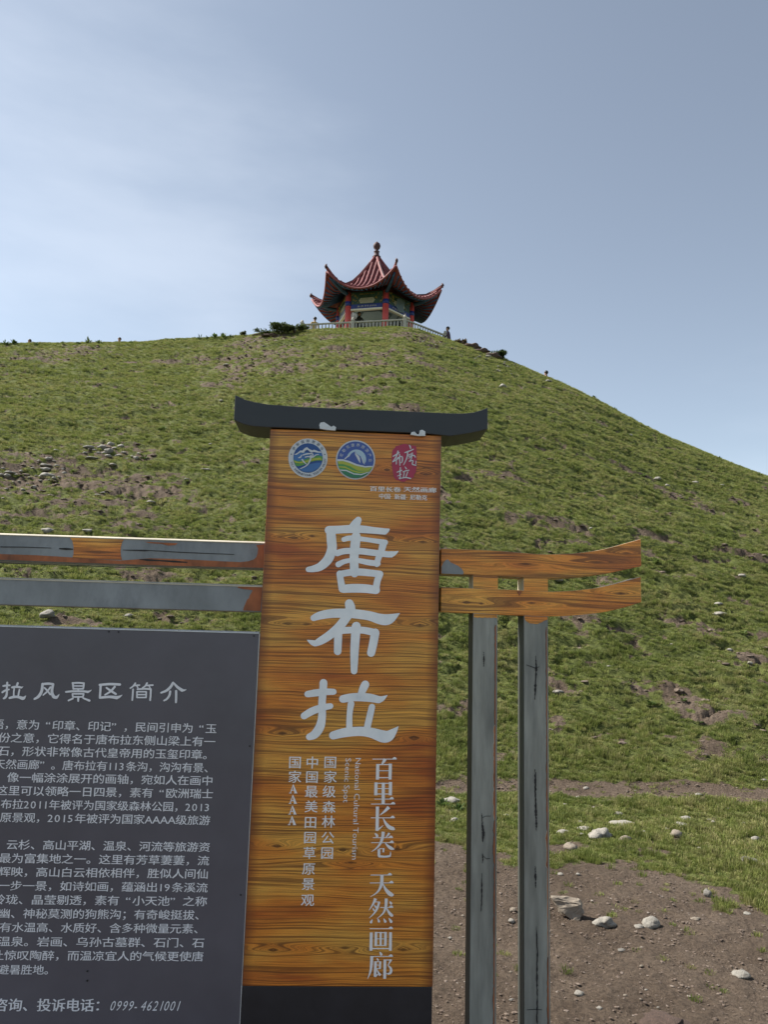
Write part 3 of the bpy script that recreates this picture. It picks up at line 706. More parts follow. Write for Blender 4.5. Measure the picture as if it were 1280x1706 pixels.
# beams
BF = -0.035     # beams and posts stand this far behind the board front
def avgw(pts): return sum(P(x, y, BF)[1] for x, y in pts) / len(pts)
UL = -2.55
b1t, b1b = avgw([(0,889),(220,896),(441,904)]), avgw([(0,934),(220,941),(441,947)])
b2t, b2b = avgw([(0,964),(220,969),(437,975)]), avgw([(0,1009),(220,1013),(433,1019)])
YB0, YB1 = -BF, -BF + 0.105
def bar(name, u0, u1, z0, z1, m, parent=sign):
    bm = bmesh.new(); bm_box(bm, u0, u1, YB0, YB1, z0, z1); 
    bmesh.ops.bevel(bm, geom=[e for e in bm.edges if abs(e.verts[0].co.x - e.verts[1].co.x) > 0.5], offset=0.003, segments=2, profile=0.5, affect='EDGES')
    return bm_obj(name, bm, m, parent)
for (zt, zb, k) in ((b1t, b1b, 0), (b2t, b2b, 1)):
    bar_o = bar('beam', UL, bl - 0.001, zb, zt, STEELB)
    bar_o['label'] = 'left beam, grey steel with torn wood-grain film'
    # cream painted lip along the top edge, chamfered
    h = 0.0055
    V_ = [(UL, YB0 - 0.003, zt - h), (UL, YB0 - 0.003, zt - h * 0.5), (UL, YB0 + 0.010, zt + 0.003), (UL, YB0 + 0.010, zt - h)]
    V_ += [(bl - 0.002, y, z) for _, y, z in V_]
    mesh('edge_strip', V_, [(0, 1, 2, 3), (4, 7, 6, 5), (0, 4, 5, 1), (1, 5, 6, 2), (2, 6, 7, 3), (3, 7, 4, 0)], CREAME, bar_o)
    if k == 0: beam1 = bar_o
    else: beam2 = bar_o
nf = BF + 0.0012
jag = random.Random(5)
def ragged(a, b, n, amp):
    return [(a[0] + (b[0] - a[0]) * i / n + jag.uniform(-amp, amp), a[1] + (b[1] - a[1]) * i / n + jag.uniform(-amp, amp)) for i in range(n + 1)]
WF1 = wood('torn_film_grain', [kn(160, 918, .01, .2, .01)], vfreq=70, seed=2.0, tone=1.1, red=0.0)
sheet('wood_film', [(116,895.5),(206,899),(203,904),(201,911),(200.5,918),(201,926),(203,933),(120,930),(122,923),(122,910),(120,901)], nf, WF1)
sheet('wood_film', [(427,908)] + [(430,914),(429,922),(427,928),(423,932),(414,935),(400,936.5),(360,934.5),(300,931.5),(250,930),(200,934),(150,931),(110,928),(60,925),(0,923),(-60,921),(-60,930),(0,932.5),(150,938),(300,943),(439,946),(440,907)], nf, ORED)
sheet('wood_film', [(240,902.5),(296,905),(292,908),(280,909),(268,906),(250,905)], nf, ORED)
sheet('wood_film', ragged((396,979),(420,983),4,1) + ragged((418,988),(413,1000),3,1.5) + [(406,1012),(405,1017),(434,1018),(437,977),(396,976)], nf, ORED)
for seg in ([(0,911,1.2),(40,911.5,1.6),(85,913,1.4)], [(98,914,2.2),(110,914.5,3),(121,915,1.5)], [(204,916,1.0),(240,917,2.0),(250,917,1),(300,920,.9),(390,923.5,.8)], [(232,932,1),(245,933,3.4),(262,934,2),(290,935.5,3),(312,937,1)], [(-20,937,1.5),(60,940,1.5),(230,946,1.2)]):
    L1, R1 = [], []
    for (x, y, w) in seg: L1.append((x, y - w / 2 + jag.uniform(-.3, .3))); R1.append((x, y + w / 2 + jag.uniform(-.3, .3)))
    sheet('grime_streak', L1 + R1[::-1], nf + 0.0012, BLK, beam1)

# right hand beams, curved up
T1 = [(735,914),(800,916),(860,920),(900,923.5),(940,923),(980,919.5),(1010,914),(1040,906),(1069,898)]
B1 = [(735,956.5),(800,958),(860,961.5),(900,963.5),(940,962.5),(980,959),(1010,955),(1040,949.5),(1069,943)]
T2 = [(735,978),(800,980.5),(860,983),(900,985.5),(940,985),(980,981.5),(1010,976.5),(1040,969),(1069,961)]
B2 = [(735,1019),(800,1022),(860,1025),(900,1026.5),(940,1026),(980,1023),(1010,1019),(1040,1012),(1069,1003)]
def smooth_tab(tab, n=6):
    out = []
    for i in range(len(tab) - 1):
        p0 = tab[max(i - 1, 0)]; p1 = tab[i]; p2 = tab[i + 1]; p3 = tab[min(i + 2, len(tab) - 1)]
        for j in range(n):
            t_ = j / n
            out.append(tuple(0.5 * ((2 * p1[c]) + (-p0[c] + p2[c]) * t_ + (2 * p0[c] - 5 * p1[c] + 4 * p2[c] - p3[c]) * t_**2 + (-p0[c] + 3 * p1[c] - 3 * p2[c] + p3[c]) * t_**3) for c in range(len(p1))))
    out.append(tab[-1]); return out
def curved_bar(T_, B_, name):
    T_, B_ = smooth_tab(T_), smooth_tab(B_)
    V_, F_, fm = [], [], []
    for a, b in zip(T_, B_):
        u1, w1 = P(*a, BF); u2, w2 = P(*b, BF); uu = (u1 + u2) / 2; uu = max(uu, br + 0.001)
        for y in (YB0, YB1): V_ += [(uu, y, w1), (uu, y, w2)]
    n_ = len(T_)
    for i in range(n_ - 1):
        a, b = 4 * i, 4 * i + 4
        F_ += [(a, a + 1, b + 1, b), (a + 2, b + 2, b + 3, a + 3), (a, b, b + 2, a + 2), (a + 1, a + 3, b + 3, b + 1)]; fm += [0, 0, 1, 0]
    F_ += [(0, 2, 3, 1), (4 * n_ - 4, 4 * n_ - 3, 4 * n_ - 1, 4 * n_ - 2)]; fm += [0, 0]
    o = mesh(name, V_, F_, [WBEAM, CREAME], sign, False, fm)
    b_ = o.modifiers.new('soft_edge', 'BEVEL'); b_.width = 0.0015; b_.segments = 2; b_.limit_method = 'ANGLE'
    return o
cb1 = curved_bar(T1, B1, 'beam'); cb1['label'] = 'upper right beam end with wood grain, curved upwards'
cb2 = curved_bar(T2, B2, 'beam'); cb2['label'] = 'lower right beam end with wood grain, curved upwards'
sheet('bare_steel_patch', [(736,955.5),(736,944),(739,938),(743,933),(747,932),(751,937),(758,940),(764,943),(770,948),(773,953),(772,957)], nf, STEELB, cb1)
sheet('red_mark', [(861,985),(871,985),(866,993)], nf, ORED, cb2)
# posts
def post(pl, pr, pt_y, name='post'):
    u0 = (P(pl[0], 1035, BF)[0] + P(pl[1], 1700, BF)[0]) / 2; u1 = (P(pr[0], 1035, BF)[0] + P(pr[1], 1700, BF)[0]) / 2
    uc = (u0 + u1) / 2
    zt = np.interp(uc, [P(*b, BF)[0] for b in B2], [P(*b, BF)[1] for b in B2])
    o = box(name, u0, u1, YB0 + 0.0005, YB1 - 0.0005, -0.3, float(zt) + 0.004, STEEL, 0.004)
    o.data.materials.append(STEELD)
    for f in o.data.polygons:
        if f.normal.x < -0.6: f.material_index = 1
    # short stub between the two beams
    z0 = float(np.interp(uc, [P(*b, BF)[0] for b in T2], [P(*b, BF)[1] for b in T2])) - 0.004
    z1 = float(np.interp(uc, [P(*b, BF)[0] for b in B1], [P(*b, BF)[1] for b in B1])) + 0.004
    st = bmesh.new(); bm_box(st, u0, u1, YB0 + 0.001, YB1 - 0.001, z0, z1)
    for f in st.faces:
        if abs(f.normal.x) > 0.5 or f.normal.length == 0: pass
    st.normal_update()
    for f in st.faces: f.material_index = 1 if abs(f.normal.x) > 0.5 else 0
    s_ = bm_obj('beam_spacer', st, [WBEAM, CREAME], sign)
    return o, u0, u1, float(zt)
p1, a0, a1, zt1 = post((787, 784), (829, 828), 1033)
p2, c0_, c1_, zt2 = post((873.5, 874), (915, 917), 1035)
p1['label'] = 'grey steel post nearer the board'; p2['label'] = 'outer grey steel post'
for (po, u0, u1, zt, sd) in ((p1, a0, a1, zt1, 1), (p2, c0_, c1_, zt2, 2)):
    rg = random.Random(sd * 7)
    # torn film collar under the beam
    n = 12; lower = []
    for i in range(n + 1):
        f_ = i / n
        dz = (0.016 + rg.uniform(-.003, .003)) if sd == 1 else (0.014 + 0.016 * math.sin(min(1, f_ * 1.15) * math.pi)**0.7 + rg.uniform(-.0015, .0015))
        lower.append((u0 + 0.003 + (u1 - u0 - 0.006) * f_, zt - dz))
    sheet('wood_film', [(u0 + 0.003, zt - 0.001)] + [] + lower + [(u1 - 0.003, zt - 0.001)], BF - 0.0005 + 0.0012, WBEAM, po, px=False)
    # ragged orange-red film left along the right edge of the front, in several strips
    z = zt - 0.04
    while z > -0.1:
        L_ = rg.uniform(0.12, 0.42); w = rg.uniform(0.0035, 0.0075) if rg.random() < 0.8 else 0.003
        n = max(4, int(L_ / 0.012)); pa_, pb_ = [], []
        for i in range(n + 1):
            zz = z - L_ * i / n; tp = 1.0 if 0 < i < n else 0.35
            pa_.append((u1 - 0.0085 - w * tp * rg.uniform(0.55, 1.15) + 0.002, zz)); pb_.append((u1 - 0.0065, zz))
        sheet('film_strip', pa_ + pb_[::-1], BF + 0.0009, ORED, po, px=False)
        # pale edge where the film is lifting
        sheet('film_strip', [(a - 0.0012, b_) for a, b_ in pa_] + [(a + 0.0003, b_) for a, b_ in pa_[::-1]], BF + 0.0006, CREAME if rg.random() < 0.35 else BLK, po, px=False)
        z -= L_ * 0.985
def streak(po, pts, m=BLK):
    L1, R1 = [], []
    pts2 = []
    for (a, b) in zip(pts, pts[1:]):
        for i in range(9): f_ = i / 9; pts2.append(tuple(a[c] * (1 - f_) + b[c] * f_ for c in range(3)))
    pts2.append(pts[-1])
    for (x, y, w) in pts2:
        q_ = jag.uniform(0.25, 1.0); L1.append((x - w * q_ * 0.42 + jag.uniform(-.5, .5), y)); R1.append((x + w * q_ * 0.42 + jag.uniform(0, .6), y))
    sheet('grime_streak', L1 + R1[::-1], BF + 0.0016, m, po)
z8 = lambda x, y, w: (720 + x / 2.286, 1280 + y / 2.286, w / 2.286)
z4 = lambda x, y, w: (740 + x / 2.37, 1000 + y / 2.37, w / 2.37)
for s in ([z4(157,205,2), z4(158,235,8), z4(157,262,2)], ):
    streak(p1, s)
streak(p1, [z8(190,170,2), z8(192,215,8), z8(196,245,16), z8(193,282,3)])
streak(p1, [z8(190,400,3), z8(190,470,10), z8(188,545,2)])
streak(p1, [z8(192,325,2), z8(195,345,6), z8(192,362,2)])
streak(p2, [z4(362,220,3), z4(365,260,12), z4(362,330,14), z4(360,392,3)])
streak(p2, [z4(360,668,3), z4(360,720,7), z4(362,800,6), z4(362,828,3)])
streak(p2, [z8(396,15,3), z8(395,80,9), z8(396,150,10), z8(398,200,14), z8(398,240,3)])
streak(p2, [z8(394,372,3), z8(395,420,12), z8(396,455,4)])
streak(p2, [z8(398,600,3), z8(402,700,8), z8(400,800,9), z8(402,880,5), z8(400,960,12), z8(402,973,4)])
for (po, pts) in ((p1, [z8(190,190,2), z8(205,182,2), z8(225,182,2)]), (p1, [z8(192,330,2), z8(208,345,2.5), z8(222,343,2)]), (p2, [z4(325,255,2), z4(345,262,3), z4(362,268,3), z4(378,262,2)]), (p2, [z8(362,920,2), z8(392,918,3), z8(420,920,2)])):
    L1 = [(x, y - w / 2) for x, y, w in pts]; R1 = [(x, y + w / 2) for x, y, w in pts]
    sheet('grime_streak', L1 + R1[::-1], BF + 0.0016, BLK, po)

# notice panel
NPN = -0.004
pr_ = (P(433.5, 1053, NPN)[0] + P(398, 1700, NPN)[0]) / 2
pr_ = min(pr_, bl - 0.004)
ptp = (P(0, 1043, NPN)[1] + P(430, 1053, NPN)[1]) / 2
panel = box('notice_panel', UL, pr_, -NPN, -NPN + 0.03, 0.12, ptp, PANELM, 0.0015)
panel['label'] = 'dark slate notice panel with pale lettering'
h = 0.004
V_ = [(UL, -NPN - 0.002, ptp - h), (UL, -NPN - 0.002, ptp - 0.001), (UL, -NPN + 0.010, ptp + 0.003), (UL, -NPN + 0.010, ptp - h)]
V_ += [(pr_ + 0.001, y, z) for _, y, z in V_]
mesh('edge_trim', V_, [(0, 1, 2, 3), (4, 7, 6, 5), (0, 4, 5, 1), (1, 5, 6, 2), (2, 6, 7, 3), (3, 7, 4, 0)], TRIM, panel)
box('edge_trim', pr_ + 0.0003, pr_ + 0.003, -NPN - 0.001, -NPN + 0.028, 0.12, ptp - h - 0.0005, TRIM, 0.0005, panel)
def disc(name, px, py, r, n, m, parent, seg=14):
    u, w = P(px, py, n)
    return sheet(name, [(u + r * math.cos(2 * math.pi * i / seg), w + r * math.sin(2 * math.pi * i / seg)) for i in range(seg)], n, m, parent, px=False, thick=0.001)
for (x, y) in ((181,1052.5),(197,1053),(423,1059.5),(416,1243),(166,1349.5),(178,1212),(156,1479),(401,1491),(145,1618),(145,1634)):
    disc('screw_hole', x, y, 0.0032, NPN + 0.0022, BLK, panel)

# ---- lettering
_gl = {}
def glyph(ch, off=0.0):
    key = (ch, off)
    if key in _gl: return _gl[key]
    cu = bpy.data.curves.new('glyph', 'FONT'); cu.body = ch; cu.size = 1.0; cu.resolution_u = 2; cu.offset = off
    o = bpy.data.objects.new('glyph', cu); COL.objects.link(o)
    dg = bpy.context.evaluated_depsgraph_get(); me_ = bpy.data.meshes.new_from_object(o.evaluated_get(dg))
    vv = [tuple(v.co) for v in me_.vertices]; ff = [tuple(p.vertices) for p in me_.polygons]
    bpy.data.objects.remove(o); bpy.data.curves.remove(cu); bpy.data.meshes.remove(me_)
    _gl[key] = (vv, ff); return _gl[key]
def is_cjk(c): return ord(c) > 0x2000
def adv(c):
    if is_cjk(c): return 1.0
    return {'1': 0.5, ' ': 0.35}.get(c, 0.60 if c.isdigit() else 0.66)
EMB = 1.0
def put_glyph(V_, F_, ch, x0, z0, w, hgt, n, off=0.0, box_fit=False, shear=0.0, rot=0.0, bold=1):
    """place glyph so its em square fills x0..x0+w, z0..z0+hgt (local units)"""
    vv, ff = glyph(ch, off)
    if not vv: return
    b = len(V_)
    if box_fit:
        xs = [v[0] for v in vv]; ys = [v[1] for v in vv]; ax, bx, ay, by = min(xs), max(xs), min(ys), max(ys)
        f = lambda v: ((v[0] - ax) / (bx - ax + 1e-9), (v[1] - ay) / (by - ay + 1e-9))
    else:
        f = lambda v: (v[0] / CJW if is_cjk(ch) else (v[0] / CJW / adv(ch)), (v[1] + 0.12 * CJW) / CJW)
    for v in vv:
        a, c = f(v)
        px_, pz_ = a * w + shear * c * hgt, c * hgt
        if rot:
            px_, pz_ = px_ * math.cos(rot) - pz_ * math.sin(rot), px_ * math.sin(rot) + pz_ * math.cos(rot)
        V_.append((x0 + px_, -n, z0 + pz_))
    for q_ in ff: F_.append(tuple(i + b for i in q_))
    for rep in range(bold):
        b2 = len(V_); sh = (rep + 1) * 0.022 * w
        V_.extend([(p_[0] + sh, p_[1] - 0.00015 * (rep + 1), p_[2] + 0.3 * sh) for p_ in V_[b:b + len(vv)]]); F_.extend([tuple(i + b2 for i in q_) for q_ in ff])
xs = [v[0] for v in glyph('国')[0]]; CJW = (max(xs) - min(xs)) / 0.84
print('CJW', CJW)
def finish_text(name, V_, F_, m, parent):
    o = mesh(name, V_, F_, m, parent)
    bm = bmesh.new(); bm.from_mesh(o.data)
    for f in bm.faces:
        f.normal_update()
        if f.normal.y > 0: f.normal_flip()
    bm.to_mesh(o.data); bm.free(); return o
def text_line(s, x0, x1, yc, hpx, n, m, parent, off=0.0, name='text_line', slope=0.012, shear=0.0):
    """one printed line: spans photo x0..x1 at height yc (given near x=200), glyph height hpx"""
    ua, wa = P(x0, yc + (x0 - 200) * slope, n); ub, wb = P(x1, yc + (x1 - 200) * slope, n)
    tot = sum(adv(c) for c in s); e = (ub - ua) / tot
    h = abs(P(200, yc - hpx / 2, n)[1] - P(200, yc + hpx / 2, n)[1]) / 0.84
    wc = (wa + wb) / 2; u = ua; V_, F_ = [], []
    for c in s:
        a = adv(c) * e
        if c == '“': u += 0.45 * a
        put_glyph(V_, F_, c, u, wc - h / 2, a, h, n, 0.0, shear=shear, bold=2 if off > 0.015 else (1 if off > 0 else 0)); u += a * (0.55 if c == '“' else 1)
    return finish_text(name, V_, F_, m, parent)
NL = NPN + 0.0016
OFF = 0.008
Ls = [("语，意为“印章、印记”，民间引申为“玉", -14, 361, 1211), ("份之意，它得名于唐布拉东侧山梁上有一", -4, 359, 1233), ("石，形状非常像古代皇帝用的玉玺印章。", -5, 357, 1255),
      ("天然画廊”。唐布拉有113条沟，沟沟有景、", -11, 358, 1277), ("，像一幅涂涂展开的画轴，宛如人在画中", -10, 355, 1298.5), ("这里可以领略一日四景，素有“欧洲瑞士", -8, 355, 1320.5),
      ("布拉2011年被评为国家级森林公园，2013", 0, 351, 1343), ("原景观，2015年被评为国家AAAA级旅游", -1, 350, 1365),
      ("、云杉、高山平湖、温泉、河流等旅游资", -11, 350, 1410), ("最为富集地之一。这里有芳草萋萋，流", -3, 348.5, 1432.6), ("辉映，高山白云相依相伴，胜似人间仙", -4, 347, 1455),
      ("一步一景，如诗如画，蕴涵出19条溪流", -5, 346, 1478), ("玲珑、晶莹剔透，素有“小天池”之称", -13, 345, 1501), ("幽、神秘莫测的狗熊沟；有奇峻挺拔、", -4, 344, 1524),
      ("有水温高、水质好、含多种微量元素、", -2, 342, 1547), ("温泉。岩画、乌孙古墓群、石门、石", -5, 340.5, 1570.5), ("让惊叹陶醉，而温凉宜人的气候更使唐", -15, 339, 1593.5), ("避暑胜地。", -5, 92, 1618)]
for (s, x0, x1, y) in Ls: text_line(s, x0, x1, y - 0.5, 14.6, NL, LETP, panel, OFF)
text_line('咨询、投诉电话：', -12, 180, 1676, 19, NL, LETP, panel, 0.022)
text_line('0999-4621001', 181, 299, 1674.5, 19.5, NL, LETP, panel, -0.004, shear=0.28)

def ribbon(V_, F_, pts, n, cap0=True, cap1=True, seg=5):
    """brush stroke: pts (x, y, width) in photo pixels -> flat ribbon with round ends"""
    pts = [tuple(map(float, p)) for p in pts]
    sm = smooth_tab(pts, seg) if len(pts) > 2 else pts
    L1, R1 = [], []
    m_ = len(sm)
    for i, (x, y, w) in enumerate(sm):
        a = sm[max(0, i - 1)]; b = sm[min(m_ - 1, i + 1)]
        dx, dy = b[0] - a[0], b[1] - a[1]; l = math.hypot(dx, dy) or 1; dx /= l; dy /= l
        L1.append((x - dy * w / 2, y + dx * w / 2)); R1.append((x + dy * w / 2, y - dx * w / 2))
    poly = [*L1]
    def arc(c, frm, to_dir):
        x, y, w = c; out = []
        for j in range(1, 6):
            th = frm + to_dir * math.pi * j / 6; out.append((x + w / 2 * math.cos(th), y + w / 2 * math.sin(th)))
        return out
    base = len(V_)
    quads = []
    allp = [p for p in L1] + [p for p in R1]
    for (x, y) in allp:
        u, w = P(x, y, n); V_.append((u, -n, w))
    for i in range(m_ - 1): F_.append((base + i, base + i + 1, base + m_ + i + 1, base + m_ + i))
    for end, use in ((0, cap0), (m_ - 1, cap1)):
        if not use: continue
        x, y, w = sm[end]
        l0, r0 = (L1[end], R1[end])
        th = math.atan2(l0[1] - y, l0[0] - x); sgn_ = 1 if end else -1
        fan = [base + end]
        for (ax, ay) in arc((x, y, w), th, -sgn_):
            u, ww = P(ax, ay, n); V_.append((u, -n, ww)); fan.append(len(V_) - 1)
        fan.append(base + m_ + end); F_.append(tuple(fan))
def strokes(name, sl, org, sc, n, m, parent, step=0.00012):
    V_, F_ = [], []
    for i, st in enumerate(sl):
        caps = (True, True)
        if isinstance(st, dict): caps = st.get('c', caps); st = st['p']
        ribbon(V_, F_, [(org[0] + x / sc, org[1] + y / sc, w / sc) for x, y, w in st], n + i * step, *caps)
    return finish_text(name, V_, F_, m, parent)
NB = 0.0016
Tang = [[(690,26,46),(676,48,60),(652,80,62)], [(487,96,58),(560,92,54),(640,88,56),(720,90,52),(800,98,46),(872,105,44)], {'p': [(872,105,44),(890,97,30),(906,88,6)], 'c': (False, False)},
 [(500,100,64),(505,165,66),(508,225,66),(482,295,66),(430,345,58),(380,362,46),(345,366,36)], [(675,138,62),(668,200,66),(661,280,62),(662,350,60),(664,392,58)],
 [(590,160,34),(640,150,36),(740,160,32),(820,172,34),(876,180,38)], [(862,186,52),(850,235,46),(828,290,42),(818,330,40)], {'p': [(545,254,44),(600,240,42),(700,240,44),(800,252,44),(890,262,42),(925,262,44)], 'c': (True, False)}, {'p': [(915,262,44),(940,255,30),(966,240,4)], 'c': (False, False)},
 [(552,332,40),(595,312,34),(665,302,32),(760,318,40),(825,326,38)], [(562,396,46),(570,450,46),(580,500,52)], [(565,398,44),(640,386,46),(700,384,50),(770,390,48),(840,398,46)], [(838,398,48),(820,450,46),(812,500,48)], [(585,500,56),(650,496,60),(740,498,60),(812,508,56)]]
Bu = [[(628,602,62),(634,642,70),(604,700,64),(556,762,62),(490,820,60),(430,858,54),(395,876,40)], {'p': [(395,876,42),(370,868,34),(338,852,6)], 'c': (False, False)}, [(382,700,44),(430,682,56),(520,668,62),(640,668,64)], {'p': [(640,668,64),(760,684,64),(830,705,72),(880,712,76),(920,700,60),(975,668,4)], 'c': (False, False)},
 [(552,800,56),(550,870,54),(548,930,52)], [(540,790,50),(620,784,46),(720,784,48),(800,800,50)], [(806,802,60),(795,865,58),(778,940,56)], [(676,758,64),(670,830,62),(664,930,58),(661,1065,46)]]
La = [[(450,1146,54),(447,1200,52),(440,1290,52),(440,1380,54),(425,1450,62),(390,1500,60),(352,1518,46)], [(340,1224,44),(400,1215,50),(470,1208,46),(520,1208,42)], [(316,1374,48),(370,1342,52),(430,1320,48),(498,1306,40)],
 [(738,1158,56),(722,1190,54),(706,1230,44)], [(584,1257,54),(660,1245,56),(760,1248,58),(830,1262,50)], {'p': [(828,1262,50),(855,1255,36),(890,1232,4)], 'c': (False, False)}, [(640,1290,46),(630,1360,40),(628,1460,44)], [(784,1312,44),(768,1380,46),(750,1460,46)],
 {'p': [(516,1508,56),(600,1488,64),(700,1480,64),(780,1490,70),(860,1515,84),(900,1510,76),(935,1480,44),(966,1446,4)], 'c': (True, False)}]
for st in (Tang, Bu, La): strokes('large_character', st, (430, 860), 4.129, NB, LET, board)

def tri(pts): return {'p': pts, 'c': (False, False)}
def hz(x0, x1, y, w=8, tip=True):
    r = [tri([(x0, y, w), (x1, y, w)])]
    if tip: r.append(tri([(x1 - 45, y - 3, 4), (x1 - 20, y - 11, 24), (x1 + 2, y - 1, 3)]))
    return r
def vt(x0, y0, x1, y1, w=34): return [tri([(x0, y0, w), (x1, y1, w)])]
bai = hz(965, 1222, 94) + [tri([(1100, 92, 34), (1085, 120, 30), (1062, 152, 10)])] + vt(1022, 146, 1018, 312) + vt(1156, 142, 1152, 312) + hz(1010, 1165, 152, 10, False) + hz(1010, 1165, 218, 8, False) + hz(1010, 1165, 292, 10, False)
li = vt(1003, 342, 1000, 480) + vt(1158, 338, 1155, 480) + vt(1081, 345, 1079, 575) + hz(990, 1165, 352, 10, False) + hz(990, 1165, 408, 8, False) + hz(990, 1165, 466, 10, False) + hz(985, 1192, 520) + hz(950, 1206, 573)
chang = vt(1018, 600, 1014, 858) + [tri([(1140, 605, 38), (1095, 650, 24), (1045, 692, 6)])] + hz(948, 1202, 720) + [tri([(1014, 858, 12), (1045, 830, 14), (1080, 800, 4)]), tri([(1078, 722, 6), (1105, 775, 26), (1145, 820, 40), (1192, 836, 34), (1200, 832, 6)])]
juan = [tri([(990, 885, 8), (1010, 905, 28), (1018, 925, 26)]), tri([(1145, 882, 26), (1125, 910, 18), (1105, 928, 6)]), tri([(1080, 868, 34), (1072, 930, 32), (1045, 1000, 24), (1000, 1050, 14), (952, 1082, 4)])] + hz(970, 1182, 932) + hz(952, 1192, 985) + [tri([(1098, 985, 6), (1130, 1020, 26), (1165, 1045, 34), (1200, 1055, 6)])] + hz(1035, 1092, 1048, 9, False) + vt(1084, 1045, 1080, 1088, 20) + vt(1034, 1055, 1034, 1125, 30) + [[(1036, 1130, 24), (1095, 1134, 20), (1140, 1130, 22)], tri([(1148, 1135, 20), (1158, 1105, 12), (1156, 1078, 4)])]
for st in (bai, li, chang, juan): strokes('serif_character', st, (470, 1250), 6.4, NB, LETS, board)
tian = hz(945, 1172, 178) + hz(938, 1188, 262) + [tri([(1066, 178, 34), (1063, 262, 34), (1040, 330, 24), (1000, 375, 14), (942, 410, 4)]), tri([(1076, 266, 6), (1100, 320, 26), (1140, 370, 42), (1175, 388, 40), (1190, 380, 6)])]
ran = [tri([(998, 428, 34), (975, 480, 22), (928, 556, 5)])] + hz(985, 1045, 465, 8, False) + [tri([(1038, 462, 22), (1015, 535, 24), (975, 595, 14), (928, 638, 4)]), tri([(985, 495, 6), (995, 512, 18), (1006, 528, 14)]), tri([(968, 530, 6), (978, 548, 16), (988, 562, 12)])] + hz(1048, 1185, 524) + [tri([(1112, 428, 32), (1106, 520, 28), (1075, 590, 16), (1012, 642, 4)]), tri([(1116, 528, 6), (1140, 575, 26), (1172, 608, 32), (1184, 600, 6)]), tri([(1150, 458, 8), (1160, 475, 24), (1170, 492, 18)])] + [[(962, 655, 10), (950, 680, 28)], [(1022, 645, 10), (1034, 672, 26)], [(1086, 645, 10), (1102, 674, 28)], [(1142, 640, 10), (1164, 674, 32)]]
hua = hz(935, 1182, 750) + vt(952, 790, 948, 985, 32) + vt(1158, 788, 1156, 985, 30) + hz(940, 1165, 962, 12, False) + vt(1003, 785, 1000, 935, 28) + vt(1105, 785, 1102, 935, 28) + vt(1053, 785, 1052, 935, 24) + hz(990, 1115, 792, 9, False) + hz(990, 1115, 858, 8, False) + hz(990, 1115, 928, 9, False)
lang = [tri([(1042, 998, 8), (1055, 1018, 26), (1062, 1036, 22)])] + hz(942, 1182, 1046) + [tri([(958, 1046, 32), (954, 1130, 30), (942, 1210, 22), (912, 1285, 4)]), tri([(1010, 1065, 6), (1022, 1080, 18), (1028, 1092, 14)])] + vt(998, 1098, 992, 1262, 28) + vt(1048, 1098, 1044, 1178, 22) + hz(990, 1050, 1102, 8, False) + hz(990, 1050, 1138, 7, False) + hz(990, 1050, 1176, 8, False) + [tri([(992, 1265, 10), (1010, 1248, 14), (1032, 1225, 4)]), tri([(1010, 1180, 6), (1030, 1220, 20), (1050, 1248, 28)])] + vt(1098, 1078, 1095, 1284, 30) + hz(1095, 1160, 1084, 10, False) + [tri([(1165, 1078, 24), (1148, 1110, 16), (1130, 1145, 6)]), tri([(1130, 1140, 8), (1160, 1175, 26), (1160, 1215, 28), (1135, 1232, 18), (1112, 1224, 4)])]
for st in (tian, ran, hua, lang): strokes('serif_character', st, (470, 1430), 6.4, NB, LETS, board)

# narrow vertical columns
def column(chars, x, ys, wpx, hpx, off=OFF):
    V_, F_ = [], []
    for c, (cx_, y) in zip(chars, ys):
        u, w = P(cx_, y, NB); e = (P(cx_ + wpx / 2, y, NB)[0] - P(cx_ - wpx / 2, y, NB)[0]) / 0.84; h = (P(cx_, y - hpx / 2, NB)[1] - P(cx_, y + hpx / 2, NB)[1]) / 0.84
        put_glyph(V_, F_, c, u - e / 2, w - h / 2, e, h, NB, 0.0, bold=1)
    finish_text('text_column', V_, F_, LETS, board)
z6 = lambda x, y: (470 + x / 6.4, 1250 + y / 6.4); z7 = lambda x, y: (470 + x / 6.4, 1430 + y / 6.4)
column('国家级森林公园', 0, [z6(512,128), z6(511,283), z6(500,440), z6(497,605), z6(492,762), z6(485,932), z6(478,1095)], 19, 18, 0.012)
column('中国最美田园草原景观', 0, [z6(320,132), z6(316,285), z6(310,440), z6(308,600), z6(300,768), z6(296,930), z6(290,1095), z7(282,112), z7(277,275), z7(270,445)], 19, 18, 0.012)
column('国家', 0, [z6(135,128), z6(133,283)], 19, 18, 0.012)
for (x, y) in ((118,412), (114,523), (110,637), (105,750)):
    strokes('serif_letter', [tri([(x, y - 48, 6), (x + 14, y, 20), (x + 28, y + 44, 26)]), tri([(x, y - 46, 6), (x - 14, y, 9), (x - 30, y + 44, 9)]), tri([(x - 20, y + 14, 8), (x + 20, y + 14, 8)]), tri([(x - 44, y + 44, 7), (x - 16, y + 44, 7)]), tri([(x + 10, y + 44, 7), (x + 44, y + 44, 7)])], (470, 1250), 6.4, NB, LETS, board)
